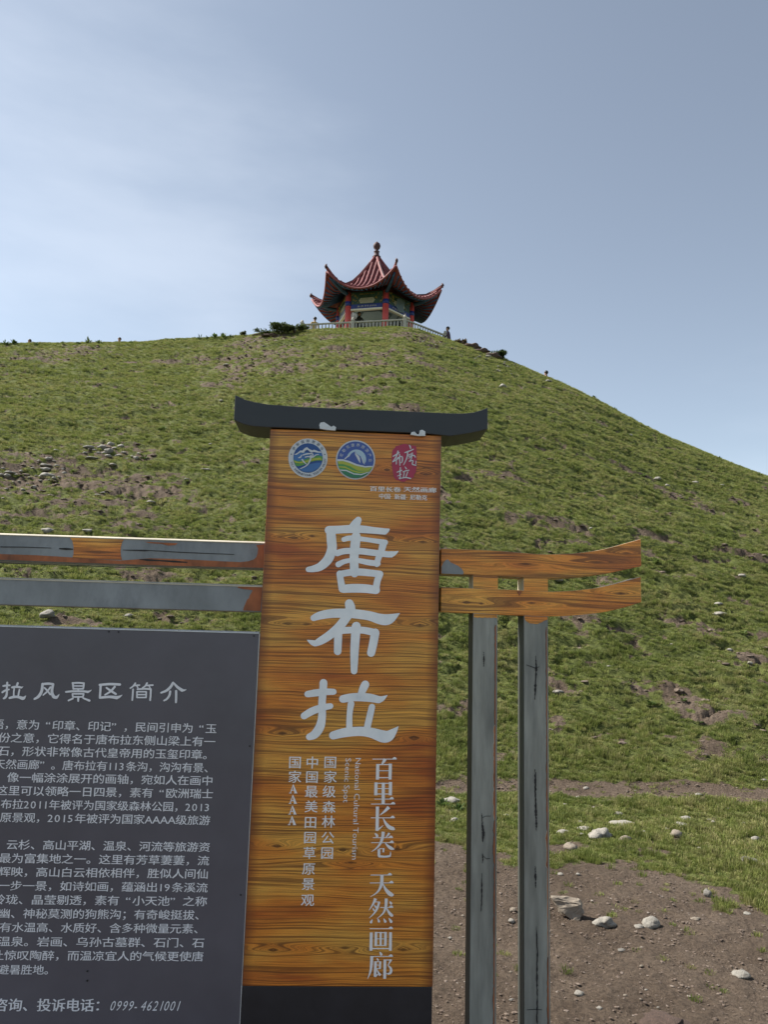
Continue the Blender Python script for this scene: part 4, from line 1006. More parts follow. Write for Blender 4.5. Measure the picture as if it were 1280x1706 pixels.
def rot_text(s, x0, y0, x1, y1, hpx, name='text_column'):
    """latin line turned 90 degrees clockwise, running from (x0,y0) down to (x1,y1)"""
    cu = bpy.data.curves.new('t', 'FONT'); cu.body = s; cu.size = 1; cu.resolution_u = 2; cu.offset = -0.004
    o = bpy.data.objects.new('t', cu); COL.objects.link(o)
    me_ = bpy.data.meshes.new_from_object(o.evaluated_get(bpy.context.evaluated_depsgraph_get()))
    vv = [v.co.copy() for v in me_.vertices]; ff = [tuple(p.vertices) for p in me_.polygons]
    bpy.data.objects.remove(o)
    xa, xb = min(v.x for v in vv), max(v.x for v in vv)
    V_ = []
    for v in vv:
        f_ = (v.x - xa) / (xb - xa); cx_ = x0 + (x1 - x0) * f_; cy_ = y0 + (y1 - y0) * f_
        u, w = P(cx_ + (v.y - 0.30) * hpx / 0.72, cy_, NB); V_.append((u, -NB, w))
    finish_text(name, V_, ff, LETS, board)
rot_text('National Cultural Tourism', 596.5, 1263, 590.5, 1432, 9.5)
rot_text('Scenic Spot', 580, 1263, 576, 1337, 9.5)
text_line('百里长卷', 615.5, 668, 815 - 0.0244 * 441, 7.6, NB, LETS, board, 0.022, slope=0.0244)
text_line('天然画廊', 672, 727.5, 816 - 0.0244 * 500, 7.6, NB, LETS, board, 0.022, slope=0.0244)
text_line('中国·新疆·尼勒克', 631, 712, 828 - 0.0244 * 471, 8, NB, LETS, board, 0.03, slope=0.0244)

# title of the panel, brush strokes
zt_ = (0, 1040)
La_t = []
for st in La:
    caps = (True, True); pp = st
    if isinstance(st, dict): caps = st['c']; pp = st['p']
    La_t.append({'p': [(5 + (x - 290) / 676 * 120, 278 + (y - 1120) / 440 * 90, w * 0.195) for x, y, w in pp], 'c': caps})
feng = [[(205,290,13),(200,325,14),(185,350,14),(166,362,10)], [(207,290,11),(232,288,12),(256,290,11)], [(256,292,12),(250,325,14),(258,350,16),(272,355,14)], tri([(268,356,14),(278,350,10),(286,338,2)]), [(243,305,9),(228,325,9),(208,343,7)], [(214,308,8),(228,322,9),(242,340,9)]]
jing = [[(352,287,10),(353,300,9),(354,314,8)], [(350,285,9),(380,284,9),(405,286,9)], [(405,286,10),(404,300,9),(402,313,8)], [(354,299,7),(402,299,7)], [(354,313,8),(402,313,8)], [(378,318,9),(378,326,8)], [(318,328,9),(350,325,10),(400,325,10),(425,328,12)], tri([(420,328,12),(432,325,8),(443,318,2)]), [(350,338,9),(352,352,8)], [(352,337,8),(404,337,8)], [(404,338,9),(401,352,8)], [(352,352,8),(401,352,8)], [(378,352,10),(378,372,9)], [(352,360,9),(330,370,8)], [(402,358,8),(432,370,11)]]
qu = [[(482,294,11),(530,290,12),(580,292,12)], [(487,294,12),(485,325,11),(483,352,11)], [(483,356,11),(530,352,13),(565,356,16)], tri([(560,356,16),(576,352,12),(592,342,2)]), [(555,303,11),(535,325,10),(508,342,8)], [(515,308,9),(535,322,11),(560,338,11)]]
jian = [[(655,286,9),(645,300,8),(630,310,7)], [(646,297,8),(675,295,8)], [(663,300,7),(667,308,7)], [(712,285,9),(702,300,8),(690,308,7)], [(704,297,8),(740,295,8)], [(722,300,7),(726,308,7)], [(644,316,9),(642,345,9),(640,368,8)], [(665,315,8),(700,313,9),(730,314,9)], [(730,315,10),(729,345,9),(727,368,9)], [(663,328,8),(663,355,8)], [(663,327,7),(708,327,7)], [(708,328,8),(707,355,8)], [(663,341,7),(707,341,7)], [(663,355,7),(707,355,7)]]
jie = [[(838,284,12),(825,305,13),(805,322,12),(780,332,9)], [(842,286,9),(860,305,13),(882,320,15)], tri([(876,318,15),(890,320,10),(903,316,2)]), [(824,326,11),(820,345,11),(808,362,10),(794,370,8)], [(853,324,11),(853,350,11),(852,378,10)]]
for st in (La_t, feng, jing, qu, jian, jie): strokes('title_character', st, zt_, 2.909, NL, LETP, panel)

# emblems (flat round stickers)
EW = mat('emblem_white', (0.62, 0.64, 0.66), 0.45, vary=0.05); EB = mat('emblem_deep_blue', (0.022, 0.080, 0.27), 0.45, vary=0.1); EB2 = mat('emblem_mid_blue', (0.055, 0.17, 0.42), 0.45, vary=0.12)
EB3 = mat('emblem_violet_blue', (0.060, 0.110, 0.36), 0.45, vary=0.08); EG = mat('emblem_green', (0.10, 0.30, 0.075), 0.45, vary=0.1); EY = mat('emblem_yellow_green', (0.42, 0.45, 0.06), 0.45, vary=0.1); ED = mat('emblem_dark_green', (0.035, 0.20, 0.10), 0.45, vary=0.1)
ESK = mat('emblem_pale_sky', (0.42, 0.56, 0.66), 0.45, vary=0.05); EP = mat('seal_crimson', (0.42, 0.035, 0.085), 0.45, vary=0.08); EN = mat('emblem_navy_text', (0.035, 0.06, 0.13), 0.5)
z5 = lambda x, y: (470 + x / 4.923, 720 + y / 4.923)
def circ(cx, cy, r, n=40, a0=0, a1=2 * math.pi): return [(cx + r * math.cos(a0 + (a1 - a0) * i / n), cy + r * math.sin(a0 + (a1 - a0) * i / n)) for i in range(n if abs(a1 - a0 - 2 * math.pi) < 1e-6 else n + 1)]
def emb(parent, nm, pts, lvl, m): return sheet(nm, [z5(x, y) for x, y in pts], NB + 0.0005 * lvl, m, parent)
def ring_text(s, cx, cy, r, a_start, a_end, size, m, parent, inward=False, lvl=3, off=0.0):
    V_, F_ = [], []; n = len(s); nn_ = NB + 0.0005 * lvl
    for i, c in enumerate(s):
        th = a_start + (a_end - a_start) * (i + 0.5) / n
        vv, ff = glyph(c, off)
        if not vv: continue
        xs_ = [v[0] for v in vv]; cxg = (min(xs_) + max(xs_)) / 2; cyg = 0.36
        b = len(V_)
        phi_ = th + math.pi / 2 if not inward else th - math.pi / 2      # image y is down
        for v in vv:
            gx, gy = (v[0] - cxg) * size, -(v[1] - cyg) * size
            X_ = cx + r * math.cos(th) + gx * math.cos(phi_) - gy * math.sin(phi_); Y_ = cy + r * math.sin(th) + gx * math.sin(phi_) + gy * math.cos(phi_)
            u, w = P(*z5(X_, Y_), nn_); V_.append((u, -nn_, w))
        for q_ in ff: F_.append(tuple(k_ + b for k_ in q_))
    finish_text('ring_text', V_, F_, m, parent)
e1 = sheet('emblem', [z5(*p) for p in circ(212, 213, 161, 56)], NB, EW, sign, thick=0.001); e1['label'] = 'round white-rimmed emblem with blue peaks and green valley'
cx, cy, r = 213, 212, 121
def clipc(pts, cx, cy, r):
    out = []
    for x, y in pts:
        d = math.hypot(x - cx, y - cy); k = min(1, (r - 0.5) / d) if d else 1; out.append((cx + (x - cx) * k, cy + (y - cy) * k))
    return out
emb(e1, 'emblem_disc', circ(cx, cy, r), 1, EB)
emb(e1, 'emblem_mid_band', clipc([(95,195),(130,170),(170,160),(210,168),(260,178),(330,160),(334,212),(330,235),(97,240)], cx, cy, r), 2, EB2)
emb(e1, 'emblem_peak', clipc([(98,185),(125,170),(150,150),(165,152),(185,132),(205,122),(222,138),(250,150),(262,143),(300,158),(322,160),(322,168),(290,168),(262,162),(240,168),(225,158),(208,142),(190,152),(178,170),(150,165),(120,185)], cx, cy, r), 4, EW)
emb(e1, 'emblem_meadow', clipc([(93,225),(130,238),(180,225),(240,205),(300,190),(334,200),(332,235),(290,232),(230,245),(180,268),(130,280),(110,272)], cx, cy, r), 3, EG)
emb(e1, 'emblem_field', clipc([(96,232),(140,246),(200,232),(250,215),(310,208),(330,225),(260,232),(200,248),(150,256),(105,250)], cx, cy, r), 5, EY)
emb(e1, 'emblem_river', clipc([(130,300),(170,285),(230,262),(290,250),(325,250),(305,290),(250,325),(180,325)], cx, cy, r), 3, EB2)
strokes('emblem_script', [[(135,210,7),(150,205,12),(160,190,8)], [(165,225,12),(185,250,10),(200,262,6)], [(170,188,8),(205,178,12),(245,176,9),(252,190,10),(235,212,10)], [(190,205,8),(215,200,10),(252,205,10),(275,188,8),(300,182,5)], [(235,190,10),(232,225,12),(205,270,10),(150,300,5)]], (470, 720), 4.923, NB + 0.003, EW, e1)
ring_text('伊犁国际旅游谷', cx, cy, 140, math.radians(-155), math.radians(-25), 27, EN, e1)
ring_text('YILI INTERNATIONAL TOURISM VALLEY', cx, cy, 140, math.radians(168), math.radians(2), 25, EN, e1, inward=True)
for a in (math.radians(-167), math.radians(-12)): emb(e1, 'emblem_dot', circ(cx + 140 * math.cos(a), cy + 140 * math.sin(a), 5, 10), 3, EN)
e2 = sheet('emblem', [z5(*p) for p in circ(603, 227, 161, 56)], NB, EW, sign, thick=0.001); e2['label'] = 'round emblem with snowy mountain above green and yellow fields'
cx, cy, r = 603, 227, 151
emb(e2, 'emblem_disc', circ(cx, cy, r), 1, EB3)
emb(e2, 'emblem_moon', circ(610, 222, 80, 30), 2, ESK)
emb(e2, 'emblem_mountain', [(520,225),(540,200),(560,185),(575,170),(598,158),(615,180),(640,195),(660,215),(680,250),(690,275),(560,262),(520,245)], 3, EB3)
emb(e2, 'emblem_snow', [(510,218),(530,200),(552,185),(565,180),(552,198),(535,208),(520,222)], 4, EW)
emb(e2, 'emblem_snow', [(598,160),(612,180),(630,195),(640,215),(642,255),(630,238),(622,225),(612,205),(600,185)], 4, EW)
emb(e2, 'emblem_snow', [(645,200),(660,215),(672,240),(680,268),(664,250),(656,225)], 4, EW)
emb(e2, 'emblem_field', clipc([(450,228),(500,228),(550,242),(610,268),(680,284),(755,285),(752,300),(720,350),(650,378),(560,376),(500,348),(460,300)], cx, cy, r), 5, EY)
emb(e2, 'emblem_field_line', clipc([(450,222),(500,222),(552,236),(612,262),(680,278),(757,280),(757,292),(680,290),(610,275),(548,250),(500,236),(450,238)], cx, cy, r), 6, EW)
emb(e2, 'emblem_green_field', clipc([(453,262),(500,262),(560,280),(620,315),(700,318),(748,300),(735,335),(690,368),(600,380),(520,365),(468,310)], cx, cy, r), 6, EG)
emb(e2, 'emblem_field_line', clipc([(462,278),(520,282),(575,310),(630,325),(700,320),(735,308),(730,318),(690,330),(628,335),(570,320),(520,294),(466,288)], cx, cy, r), 7, EY)
emb(e2, 'emblem_dark_field', clipc([(478,315),(530,318),(590,345),(650,350),(715,332),(700,358),(640,380),(560,378),(500,350)], cx, cy, r), 7, ED)
emb(e2, 'emblem_field_line', clipc([(473,308),(530,310),(590,338),(650,343),(722,325),(718,333),(650,352),(588,347),(528,320),(478,318)], cx, cy, r), 8, EW)
ring_text('尼勒克康养旅游产业', cx, cy, 122, math.radians(-172), math.radians(12), 30, EW, e2, lvl=4)
e3 = sheet('emblem', [z5(*p) for p in [(905,150),(925,130),(935,115),(960,108),(985,100),(1010,95),(1040,103),(1075,110),(1100,112),(1105,150),(1106,220),(1105,290),(1098,330),(1085,345),(1080,370),(1050,388),(1020,395),(1005,408),(980,405),(960,395),(935,390),(920,370),(910,330),(903,280),(900,210)]], NB, EP, sign, thick=0.001); e3['label'] = 'crimson seal-shaped emblem with white brush script'
strokes('emblem_script', [[(912,198,8),(940,182,11),(962,166,8)], [(952,155,10),(938,200,10),(908,243,7)], [(912,243,7),(940,225,9),(962,212,7)], [(940,218,8),(938,262,8)], [(945,212,7),(985,200,9),(986,240,10),(975,252,6)], [(965,180,8),(966,225,10),(968,272,7)],
 [(1045,106,6),(1052,118,11),(1056,134,8)], [(1008,168,8),(1045,155,10),(1078,140,8)], [(1032,158,10),(1025,210,10),(998,268,6)], [(1035,190,7),(1065,178,8),(1060,200,7),(1040,214,6)], [(1040,200,6),(1080,190,9),(1095,205,8)], [(1070,170,8),(1062,215,8),(1045,240,8)], [(1045,240,8),(1075,232,8),(1070,262,10),(1100,272,8)], [(1100,238,7),(1098,262,6)],
 [(945,328,8),(968,318,9),(985,312,7)], [(972,290,8),(968,340,10),(970,382,8),(958,374,5)], [(948,360,6),(978,345,8)], [(1010,284,6),(1020,300,10)], [(992,326,7),(1020,316,9),(1042,312,7)], [(1004,330,8),(1000,352,8),(996,372,7)], [(1032,325,7),(1022,352,8),(1016,372,7)], [(976,378,7),(1015,372,9),(1055,380,10)]], (470, 720), 4.923, NB + 0.0006, EW, e3)

# ------------------------------------------------------------------ stones
ROCKW = mat('pale_limestone', (0.28, 0.26, 0.225), 0.85, vary=0.25, sc=5, bump=0.6, dirt=(0.15, 0.125, 0.10))
ROCKG = mat('grey_stone', (0.19, 0.178, 0.158), 0.85, vary=0.25, sc=5, bump=0.5, dirt=(0.15, 0.13, 0.105))
ROCKT = mat('tan_stone', (0.22, 0.185, 0.145), 0.85, vary=0.2, sc=5, bump=0.5, dirt=(0.2, 0.16, 0.12))
CLODM = mat('red_brown_earth_clod', (0.095, 0.062, 0.048), 0.95, vary=0.3, sc=6, bump=0.9)
ROCK_ME = {}
def rock_mesh(kind, m):
    key = (kind, m.name)
    if key in ROCK_ME: return ROCK_ME[key]
    rg = random.Random(hash(kind) % 97 if isinstance(kind, int) else len(kind) * 13 + ord(kind[0]))
    bm = bmesh.new(); bmesh.ops.create_icosphere(bm, subdivisions=3, radius=0.5)
    off = Vector((rg.uniform(0, 50), rg.uniform(0, 50), rg.uniform(0, 50)))
    from mathutils import noise as mn
    for v in bm.verts:
        nv = mn.noise(v.co * 1.8 + off) * 0.42 + mn.noise(v.co * 3.9 + off) * 0.22 + mn.noise(v.co * 9 + off) * 0.04
        if kind in ('angular', 'crumbly'): nv += mn.noise(v.co * 3.3 + off) * 0.3 + mn.noise(v.co * 7 + off) * 0.16
        v.co *= 1 + nv
    if kind == 'angular':
        for nrm, d_ in ((Vector((0.3, -0.8, 0.5)), 0.22), (Vector((-0.8, -0.2, 0.6)), 0.28), (Vector((0.7, 0.1, 0.6)), 0.30), (Vector((0.2, -0.5, -0.8)), 0.3)):
            nrm.normalize()
            for v in bm.verts:
                e = v.co.dot(nrm) - d_
                if e > 0: v.co -= nrm * e * 0.93
    me_ = bpy.data.meshes.new('stone_shape'); bm.to_mesh(me_); bm.free(); me_.materials.append(m)
    me_.polygons.foreach_set('use_smooth', [kind != 'angular'] * len(me_.polygons))
    ROCK_ME[key] = me_; return me_
rq = random.Random(21)
def rock(px, py, wpx, label, group=None, m=ROCKW, kind=None, flat=0.6, rz=None, depth=0.8, sink=0.25, name='stone', tilt=0.0):
    p, t_ = hit(px, py + wpx * flat * 0.25)
    w = wpx * t_ / F_PX * 0.94
    o = link(name, rock_mesh(kind if kind is not None else rq.randint(0, 4), m))
    o.location = p + Vector((0, 0, w * flat * (0.5 - sink)))
    o.scale = (w, w * depth, w * flat); o.rotation_euler = (tilt, tilt * 0.6, rq.uniform(-0.35, 0.35) if rz is None else rz)
    tag(o, label, 'stone', group); return o
def hull_stone(px, py, pts, label, m):
    p, t_ = hit(px, py); bm = bmesh.new(); k = 0.9 * t_ / F_PX
    for x, y, z in pts: bm.verts.new((x * k, y * k, z * k))
    bmesh.ops.convex_hull(bm, input=bm.verts)
    bmesh.ops.bevel(bm, geom=list(bm.edges), offset=0.006, segments=1, affect='EDGES')
    bmesh.ops.triangulate(bm, faces=bm.faces); bmesh.ops.subdivide_edges(bm, edges=bm.edges, cuts=3, use_grid_fill=True)
    from mathutils import noise as mn
    bm.normal_update()
    for v in bm.verts: v.co += v.normal * (mn.noise(v.co * 22) * 0.014 + mn.noise(v.co * 70) * 0.006)
    o = bm_obj('stone', bm, m); o.location = p; tag(o, label, 'stone'); return o
hull_stone(950, 1530, [(-30, 4, 31), (-30, 16, 31), (14, 12, 30), (22, -2, 20), (24, 18, 24), (24, -6, 8), (14, -10, -5), (-4, -8, 1), (-20, -2, 16), (10, 20, -4), (-12, 16, 4)], 'large angular grey stone lying on the bare soil right of the outer post', ROCKT)
if False: rock(946, 1511, 54, 'large angular grey stone lying on the bare soil right of the outer post', m=ROCKG, kind='angular', flat=0.62, rz=0.35, depth=0.7, tilt=0.25, sink=0.10)
rock(1006, 1538, 26, 'crumbly pale stone on bare soil beside the large angular stone', kind='crumbly', flat=0.65)
rock(1085, 1540, 27, 'rounded white stone casting a shadow on the bare soil', m=ROCKW, flat=0.72)
rock(1065, 1544, 15, 'small flat stone touching the soil left of the rounded white stone', flat=0.4)
rock(1000, 1392, 31, 'largest white stone in the grass, with a broken lumpy top', kind='crumbly', flat=0.6)
rock(1037, 1373, 43, 'long thin white stone lying flat in the grass', flat=0.2)
rock(976, 1381, 25, 'flat pale stone in grass left of the largest white stone', flat=0.35)
rock(939, 1387, 19, 'small oval cream stone in grass next to the outer post', flat=0.5)
rock(951, 1413, 23, 'rounded tan stone at the edge of grass and soil', m=ROCKT, flat=0.65)
rock(1043, 1399, 18, 'round dull stone in grass right of the largest white stone', m=ROCKT, flat=0.7)
rock(1032, 1356, 17, 'flat whitish stone above the long thin stone', flat=0.35)
rock(1129, 1391, 21, 'pinkish tan stone, lowest of a cluster in the grass', m=ROCKT, flat=0.7)
rock(1135, 1375, 22, 'flat cream stone, middle of a cluster in the grass', flat=0.4)
rock(1143, 1364, 18, 'pale flat stone, topmost of a cluster in the grass', flat=0.4)
rock(1112, 1382, 7, 'tiny bright white stone left of the grass cluster', flat=0.8)
rock(1260, 1398, 13, 'small bright white stone in grass near the right picture edge', flat=0.6)
rock(1249, 1435, 28, 'flat grey stone in grass at the right', m=ROCKG, flat=0.42)
rock(1275, 1443, 15, 'grey stone at the right picture edge in grass', m=ROCKG, flat=0.5)
rock(1180, 1490, 13, 'small dark grey upright stone at the soil edge', m=ROCKG, flat=1.1)
rock(1246, 1523, 12, 'small white stone on soil below the right grass', flat=0.5)
rock(1160, 1531, 15, 'low stone half sunk in bare soil at the right', m=ROCKT, flat=0.3)
rock(1235, 1625, 26, 'flat whitish stone sunk in bare soil at lower right', flat=0.45)
rock(966, 1656, 17, 'small pale stone on bare soil at the bottom', flat=0.5)
rock(1036, 1583, 11, 'thin dark stone on the bare soil', m=ROCKG, flat=0.35)
rock(1000, 1680, 10, 'small pale stone on bare soil at the bottom edge', flat=0.5)
rock(754, 1334, 28, 'flat white stone in grass between board and first post', flat=0.4)
rock(758, 1367, 14, 'round white stone in grass left of the first post', flat=0.7)
rock(735, 1362, 13, 'dull stone in grass right beside the board', m=ROCKT, flat=0.4)
rock(843, 1362, 13, 'white stone seen between the two grey posts', flat=0.75)
rock(855, 1516, 11, 'upper tan stone on soil between the two posts', m=ROCKT, flat=0.6)
rock(853, 1535, 12, 'lower pale stone on soil between the two posts', flat=0.6)
rock(1105, 1700, 56, 'low red-brown clod of earth at the bottom of the picture', m=CLODM, kind='crumbly', flat=0.2, name='earth_clod', depth=0.9, sink=0.42)
rock(838, 644, 15, 'white stone high on the slope right of the roof cap', flat=0.6)
rock(914, 636, 13, 'pale flat stone near the right skyline', flat=0.35)
rock(376, 608, 11, 'small white stone high on the left slope below the skyline', flat=0.35)
rock(814, 594, 11, 'cream stone under the bare bank on the right skyline', flat=0.6)
rock(148, 885, 20, 'flat pale stone right above the upper left beam', flat=0.35)
rock(78, 1024, 28, 'grey stone showing between lower beam and notice panel', m=ROCKG, flat=0.5)
rock(931, 971, 17, 'flat white stone seen between the curved beam ends', flat=0.45)
rock(1200, 1023, 21, 'flat white stone on the slope right of the beam ends', flat=0.35)
rock(1198, 1006, 13, 'small white stone just above the flat one on the slope', flat=0.45)
rock(930, 1154, 17, 'pale flat stone in a bare patch beside the outer post', flat=0.4)
rock(345, 783, 19, 'long pale stone on the left slope near the board', flat=0.22)
rock(1112, 809, 9, 'bright white stone on the right slope', flat=0.6)
for (x, y, w) in ((1097,798,13),(1160,804,11),(1204,808,7),(1052,725,8),(886,841,6),(1237,960,12),(1217,1083,10),(1251,1105,10),(1274,1300,8),(1164,1324,11),(977,1313,9),(964,1329,9),(369,668,9),(350,740,6),(350,768,6),(400,767,7),(310,799,8),(406,820,6),(80,885,20),(1240,1373,12),(968,1370,11),(934,1457,10),(964,1457,8),(215,1026,14),(868,755,5),(1120,1074,6),(795,720,5),(650,620,7),(1030,760,5),(985,880,6),(1150,700,0),(1015,1110,6),(1190,1370,9),(1170,1385,8),(1090,1352,8)):
    if w: rock(x, y, w, 'small pale stone lying alone on the green slope', 'single pale stones dotted over the grass slope', flat=0.5)
zc = lambda x, y, w: (x / 4.267, 720 + y / 4.267, w / 4.267)
for i, (x, y, w, f_) in enumerate(((628,110,84,.4),(727,117,72,.55),(783,88,50,.7),(856,100,50,.55),(775,140,66,.7),(765,180,46,.6),(968,184,42,.7),(935,173,26,.7),(985,155,30,.7),(650,188,90,.25),(800,235,50,.35),(812,115,40,.5),(700,150,36,.5),(880,145,40,.4),(840,168,60,.4),(740,150,40,.5),(600,150,30,.5),(670,135,30,.5),(910,190,30,.5),(1060,232,40,.3))):
    m_ = ROCKG if i in (0, 4, 9, 14) else ROCKW
    lb = {0: 'long grey stone at the left end of the upper stone heap', 1: 'largest white stone of the upper heap on the left slope', 6: 'round white stone at the right end of the upper heap'}.get(i, 'river stone in the upper heap on the left slope')
    a, b, c_ = zc(x, y, w); rock(a, b, c_, lb, 'stones of the upper heap on the left slope' if i not in (0, 1, 6) else None, m=m_, flat=f_)
for i, (x, y, w, f_) in enumerate(((320,243,80,.3),(325,270,74,.4),(328,311,102,.42),(455,293,38,.75),(447,262,22,.8),(418,320,28,.6),(380,335,32,.6),(400,240,36,.5),(338,195,42,.6),(395,130,36,.4),(150,283,36,.5),(65,290,74,.3),(45,325,44,.6),(160,410,26,.6),(240,392,42,.6),(65,440,26,.6),(270,205,24,.6),(300,228,26,.6),(205,330,24,.5),(20,262,34,.5),(110,310,26,.5),(8,305,30,.6),(90,355,24,.5),(255,312,28,.5),(360,185,26,.5),(380,205,22,.5),(230,255,24,.5),(40,405,26,.5),(18,470,24,.5),(130,350,22,.5),(190,380,24,.5),(285,345,30,.45),(350,345,24,.5))):
    m_ = ROCKG if i % 4 == 3 or i == 0 else ROCKW
    a, b, c_ = zc(x, y, w)
    rock(a, b, c_, 'largest stone of the lower left stone spill' if i == 2 else 'river stone in the spill at the left picture edge', None if i == 2 else 'stones of the spill at the left picture edge', m=m_, flat=f_)
for (x, y, w, l) in ((730,430,38,'white stone on the dark bare bank on the left slope'), (905,312,32,'pale stone just below the upper stone heap'), (1070,497,60,'flat white stone under the bare bank on the left slope'), (690,450,46,'grey brown stone bedded in the bare bank')):
    a, b, c_ = zc(x, y, w); rock(a, b, c_, l, flat=0.35)
for i in range(26):
    x = rq.uniform(700, 860); y = np.interp(x, [700, 770, 860], [556, 582, 606]) + rq.uniform(2, 20)
    rock(x, y, rq.uniform(3, 7), 'small stone in the bare soil under the right skyline', 'small stones below the railing and right skyline', flat=0.5)
for i in range(14):
    x = rq.uniform(400, 500); rock(x, rq.uniform(560, 578), rq.uniform(3, 6), 'small stone in bare soil left of the railing', 'small stones left of the railing', flat=0.5)
for i in range(16):
    rock(rq.uniform(725, 1275), rq.uniform(1340, 1440), rq.uniform(4, 9), 'small half-hidden stone in the grass below the path', 'small stones in the grass below the path', flat=0.5)
for i in range(18):
    rock(rq.uniform(725, 1275), rq.uniform(1470, 1700), rq.uniform(4, 8), 'small loose stone on the bare soil', 'small loose stones on the bare foreground soil', flat=0.5, m=rq.choice([ROCKT, ROCKG, ROCKT, ROCKW]))

# ------------------------------------------------------------------ weeds and shrubs
LEAF = grass_mat('weed_leaf', (0.045, 0.075, 0.018), (0.075, 0.120, 0.030), (0.13, 0.17, 0.05))
LEAFD = grass_mat('shrub_leaf', (0.050, 0.075, 0.025), (0.085, 0.110, 0.040), (0.11, 0.09, 0.055))
TWIG = mat('brown_twig', (0.085, 0.058, 0.042), 0.9)
def leaf(bm, base, d, L_, w, up):
    s = d.cross(Vector((0, 0, 1))); s = s.normalized() if s.length > 0.01 else Vector((1, 0, 0))
    p1_ = base + d * L_ * 0.5 + Vector((0, 0, up * L_ * 0.3)); p2_ = base + d * L_ + Vector((0, 0, up * L_ * 0.1))
    v = [bm.verts.new(q_) for q_ in (base, p1_ - s * w, p1_ + s * w, p2_, p1_ + Vector((0, 0, -0.1 * w)))]
    bm.faces.new((v[0], v[1], v[4])); bm.faces.new((v[0], v[4], v[2])); bm.faces.new((v[1], v[3], v[4])); bm.faces.new((v[4], v[3], v[2]))
weed_me = []
for k in range(3):
    rg = random.Random(60 + k); bm = bmesh.new()
    for i in range(34):
        a = rg.uniform(0, 6.283); el = rg.uniform(0.1, 1.2); d = Vector((math.cos(a) * math.cos(el), math.sin(a) * math.cos(el), math.sin(el)))
        leaf(bm, d * rg.uniform(0, 0.35) * Vector((1, 1, 1)).length * 0.4, d, rg.uniform(0.25, 0.55), rg.uniform(0.05, 0.11), rg.uniform(0.1, 0.7))
    me_ = bpy.data.meshes.new('weed_leaves'); bm.to_mesh(me_); bm.free(); me_.materials.append(LEAF); weed_me.append(me_)
def weed(px, py, wpx, label, group=None, h=0.8):
    p, t_ = hit(px, py); w = wpx * t_ / F_PX
    o = link('weed_plant', weed_me[rq.randint(0, 2)]); o.location = p - Vector((0, 0, 0.02 * w)); o.scale = (w, w, w * h); o.rotation_euler = (0, 0, rq.uniform(0, 6))
    tag(o, label, 'plant', group)
weed(740, 1345, 34, 'broad-leaved weed beside the board edge', h=.7); weed(765, 1350, 30, 'broad-leaved weed between board and first post', h=.7)
weed(1092, 940, 24, 'leafy green weed clump right of the beam tips'); weed(1086, 1175, 30, 'large pale weed rosette low on the right slope', h=.5); weed(1143, 1140, 18, 'pale weed above the large rosette', h=.6)
weed(1240, 1057, 20, 'bright weed near the right picture edge', h=.6); weed(240, 767, 18, 'bright green weed right of the upper stone heap'); weed(848, 1385, 18, 'weed seen between the two posts', h=.6)
for i in range(70):
    x = rq.uniform(5, 1275); y = rq.uniform(600, 1290)
    if y < np.interp(x, [a for a, b in SIL], [b for a, b in SIL]) + 18: continue
    weed(x, y, rq.uniform(8, 17), 'low leafy weed growing in the grass of the slope', 'low weeds scattered over the slope', h=rq.uniform(.4, .8))
for (x, y, w, h) in ((8,573,14,1.0),(22,572,16,.8),(145,571,16,1.2),(165,571,14,1.0),(130,572,10,.9),(333,565,12,1.5),(345,564,10,1.0),(358,563,16,1.0),(372,561,18,1.0),(385,561,12,1.1),(218,571,8,1.0),(700,548,8,1),(60,573,9,1),(104,571,8,1.2),(290,567,8,1.0),(310,566,8,1.0),(990,662,10,.9),(1025,681,9,.9),(1080,710,8,.9),(1200,763,9,.9),(1265,790,10,.9)):
    weed(x, y + 2, w, 'small weed standing against the sky on the ridge line', 'small weeds along the ridge line', h=h)
# dark shrubs and earth banks on the crest
def shrub(px, py, wpx, hpx, label, n=900, seed=1, m=LEAFD):
    p, t_ = hit(px, py); W_, H_ = wpx * t_ / F_PX, hpx * t_ / F_PX
    root = empty('shrub', p, 0, label, 'shrub'); rg = random.Random(seed)
    bm = bmesh.new()
    lobes = [(rg.uniform(-.38, .38) * W_, rg.uniform(-.3, .3) * W_, rg.uniform(.25, .65) * H_, rg.uniform(.22, .36)) for _ in range(7)]
    for i in range(n):
        lx, ly, lz, lr = rg.choice(lobes)
        v = Vector((rg.gauss(0, 1), rg.gauss(0, 1), rg.gauss(0, 1))).normalized() * (rg.random()**0.4)
        c_ = Vector((lx + v.x * lr * W_ * 0.75, ly + v.y * lr * W_ * 0.75, max(0.02, lz + v.z * lr * H_ * 1.1)))
        a = rg.uniform(0, 6.28); el = rg.uniform(-.3, 1.2); d = Vector((math.cos(a) * math.cos(el), math.sin(a) * math.cos(el), math.sin(el)))
        leaf(bm, c_, d, rg.uniform(.06, .13), rg.uniform(.02, .04), .3)
    bm_obj('foliage', bm, m, root)
    bm = bmesh.new()
    for i in range(16):
        a = rg.uniform(0, 6.28); r = rg.uniform(.2, .45) * W_
        bm_tube(bm, [(0.05 * math.cos(a), .05 * math.sin(a), -0.1), (r * .5 * math.cos(a), r * .5 * math.sin(a), H_ * .45), (r * math.cos(a), r * math.sin(a), H_ * rg.uniform(.6, .95))], [0.012, 0.008, 0.003], 4)
    bm_obj('stem', bm, TWIG, root)
shrub(440, 559, 30, 11, 'small dark bush at the left end of the crest bank', 500, 2)
shrub(468, 556, 48, 15, 'dark bushy shrub on the crest bank left of the railing', 1700, 3)
shrub(492, 553, 34, 11, 'low shrub touching the left end of the railing', 1000, 4)
shrub(510, 550, 14, 8, 'tiny shrub in front of the railing end', 260, 8)
shrub(833, 597, 26, 12, 'low dark bush on top of the right bank', 700, 5)
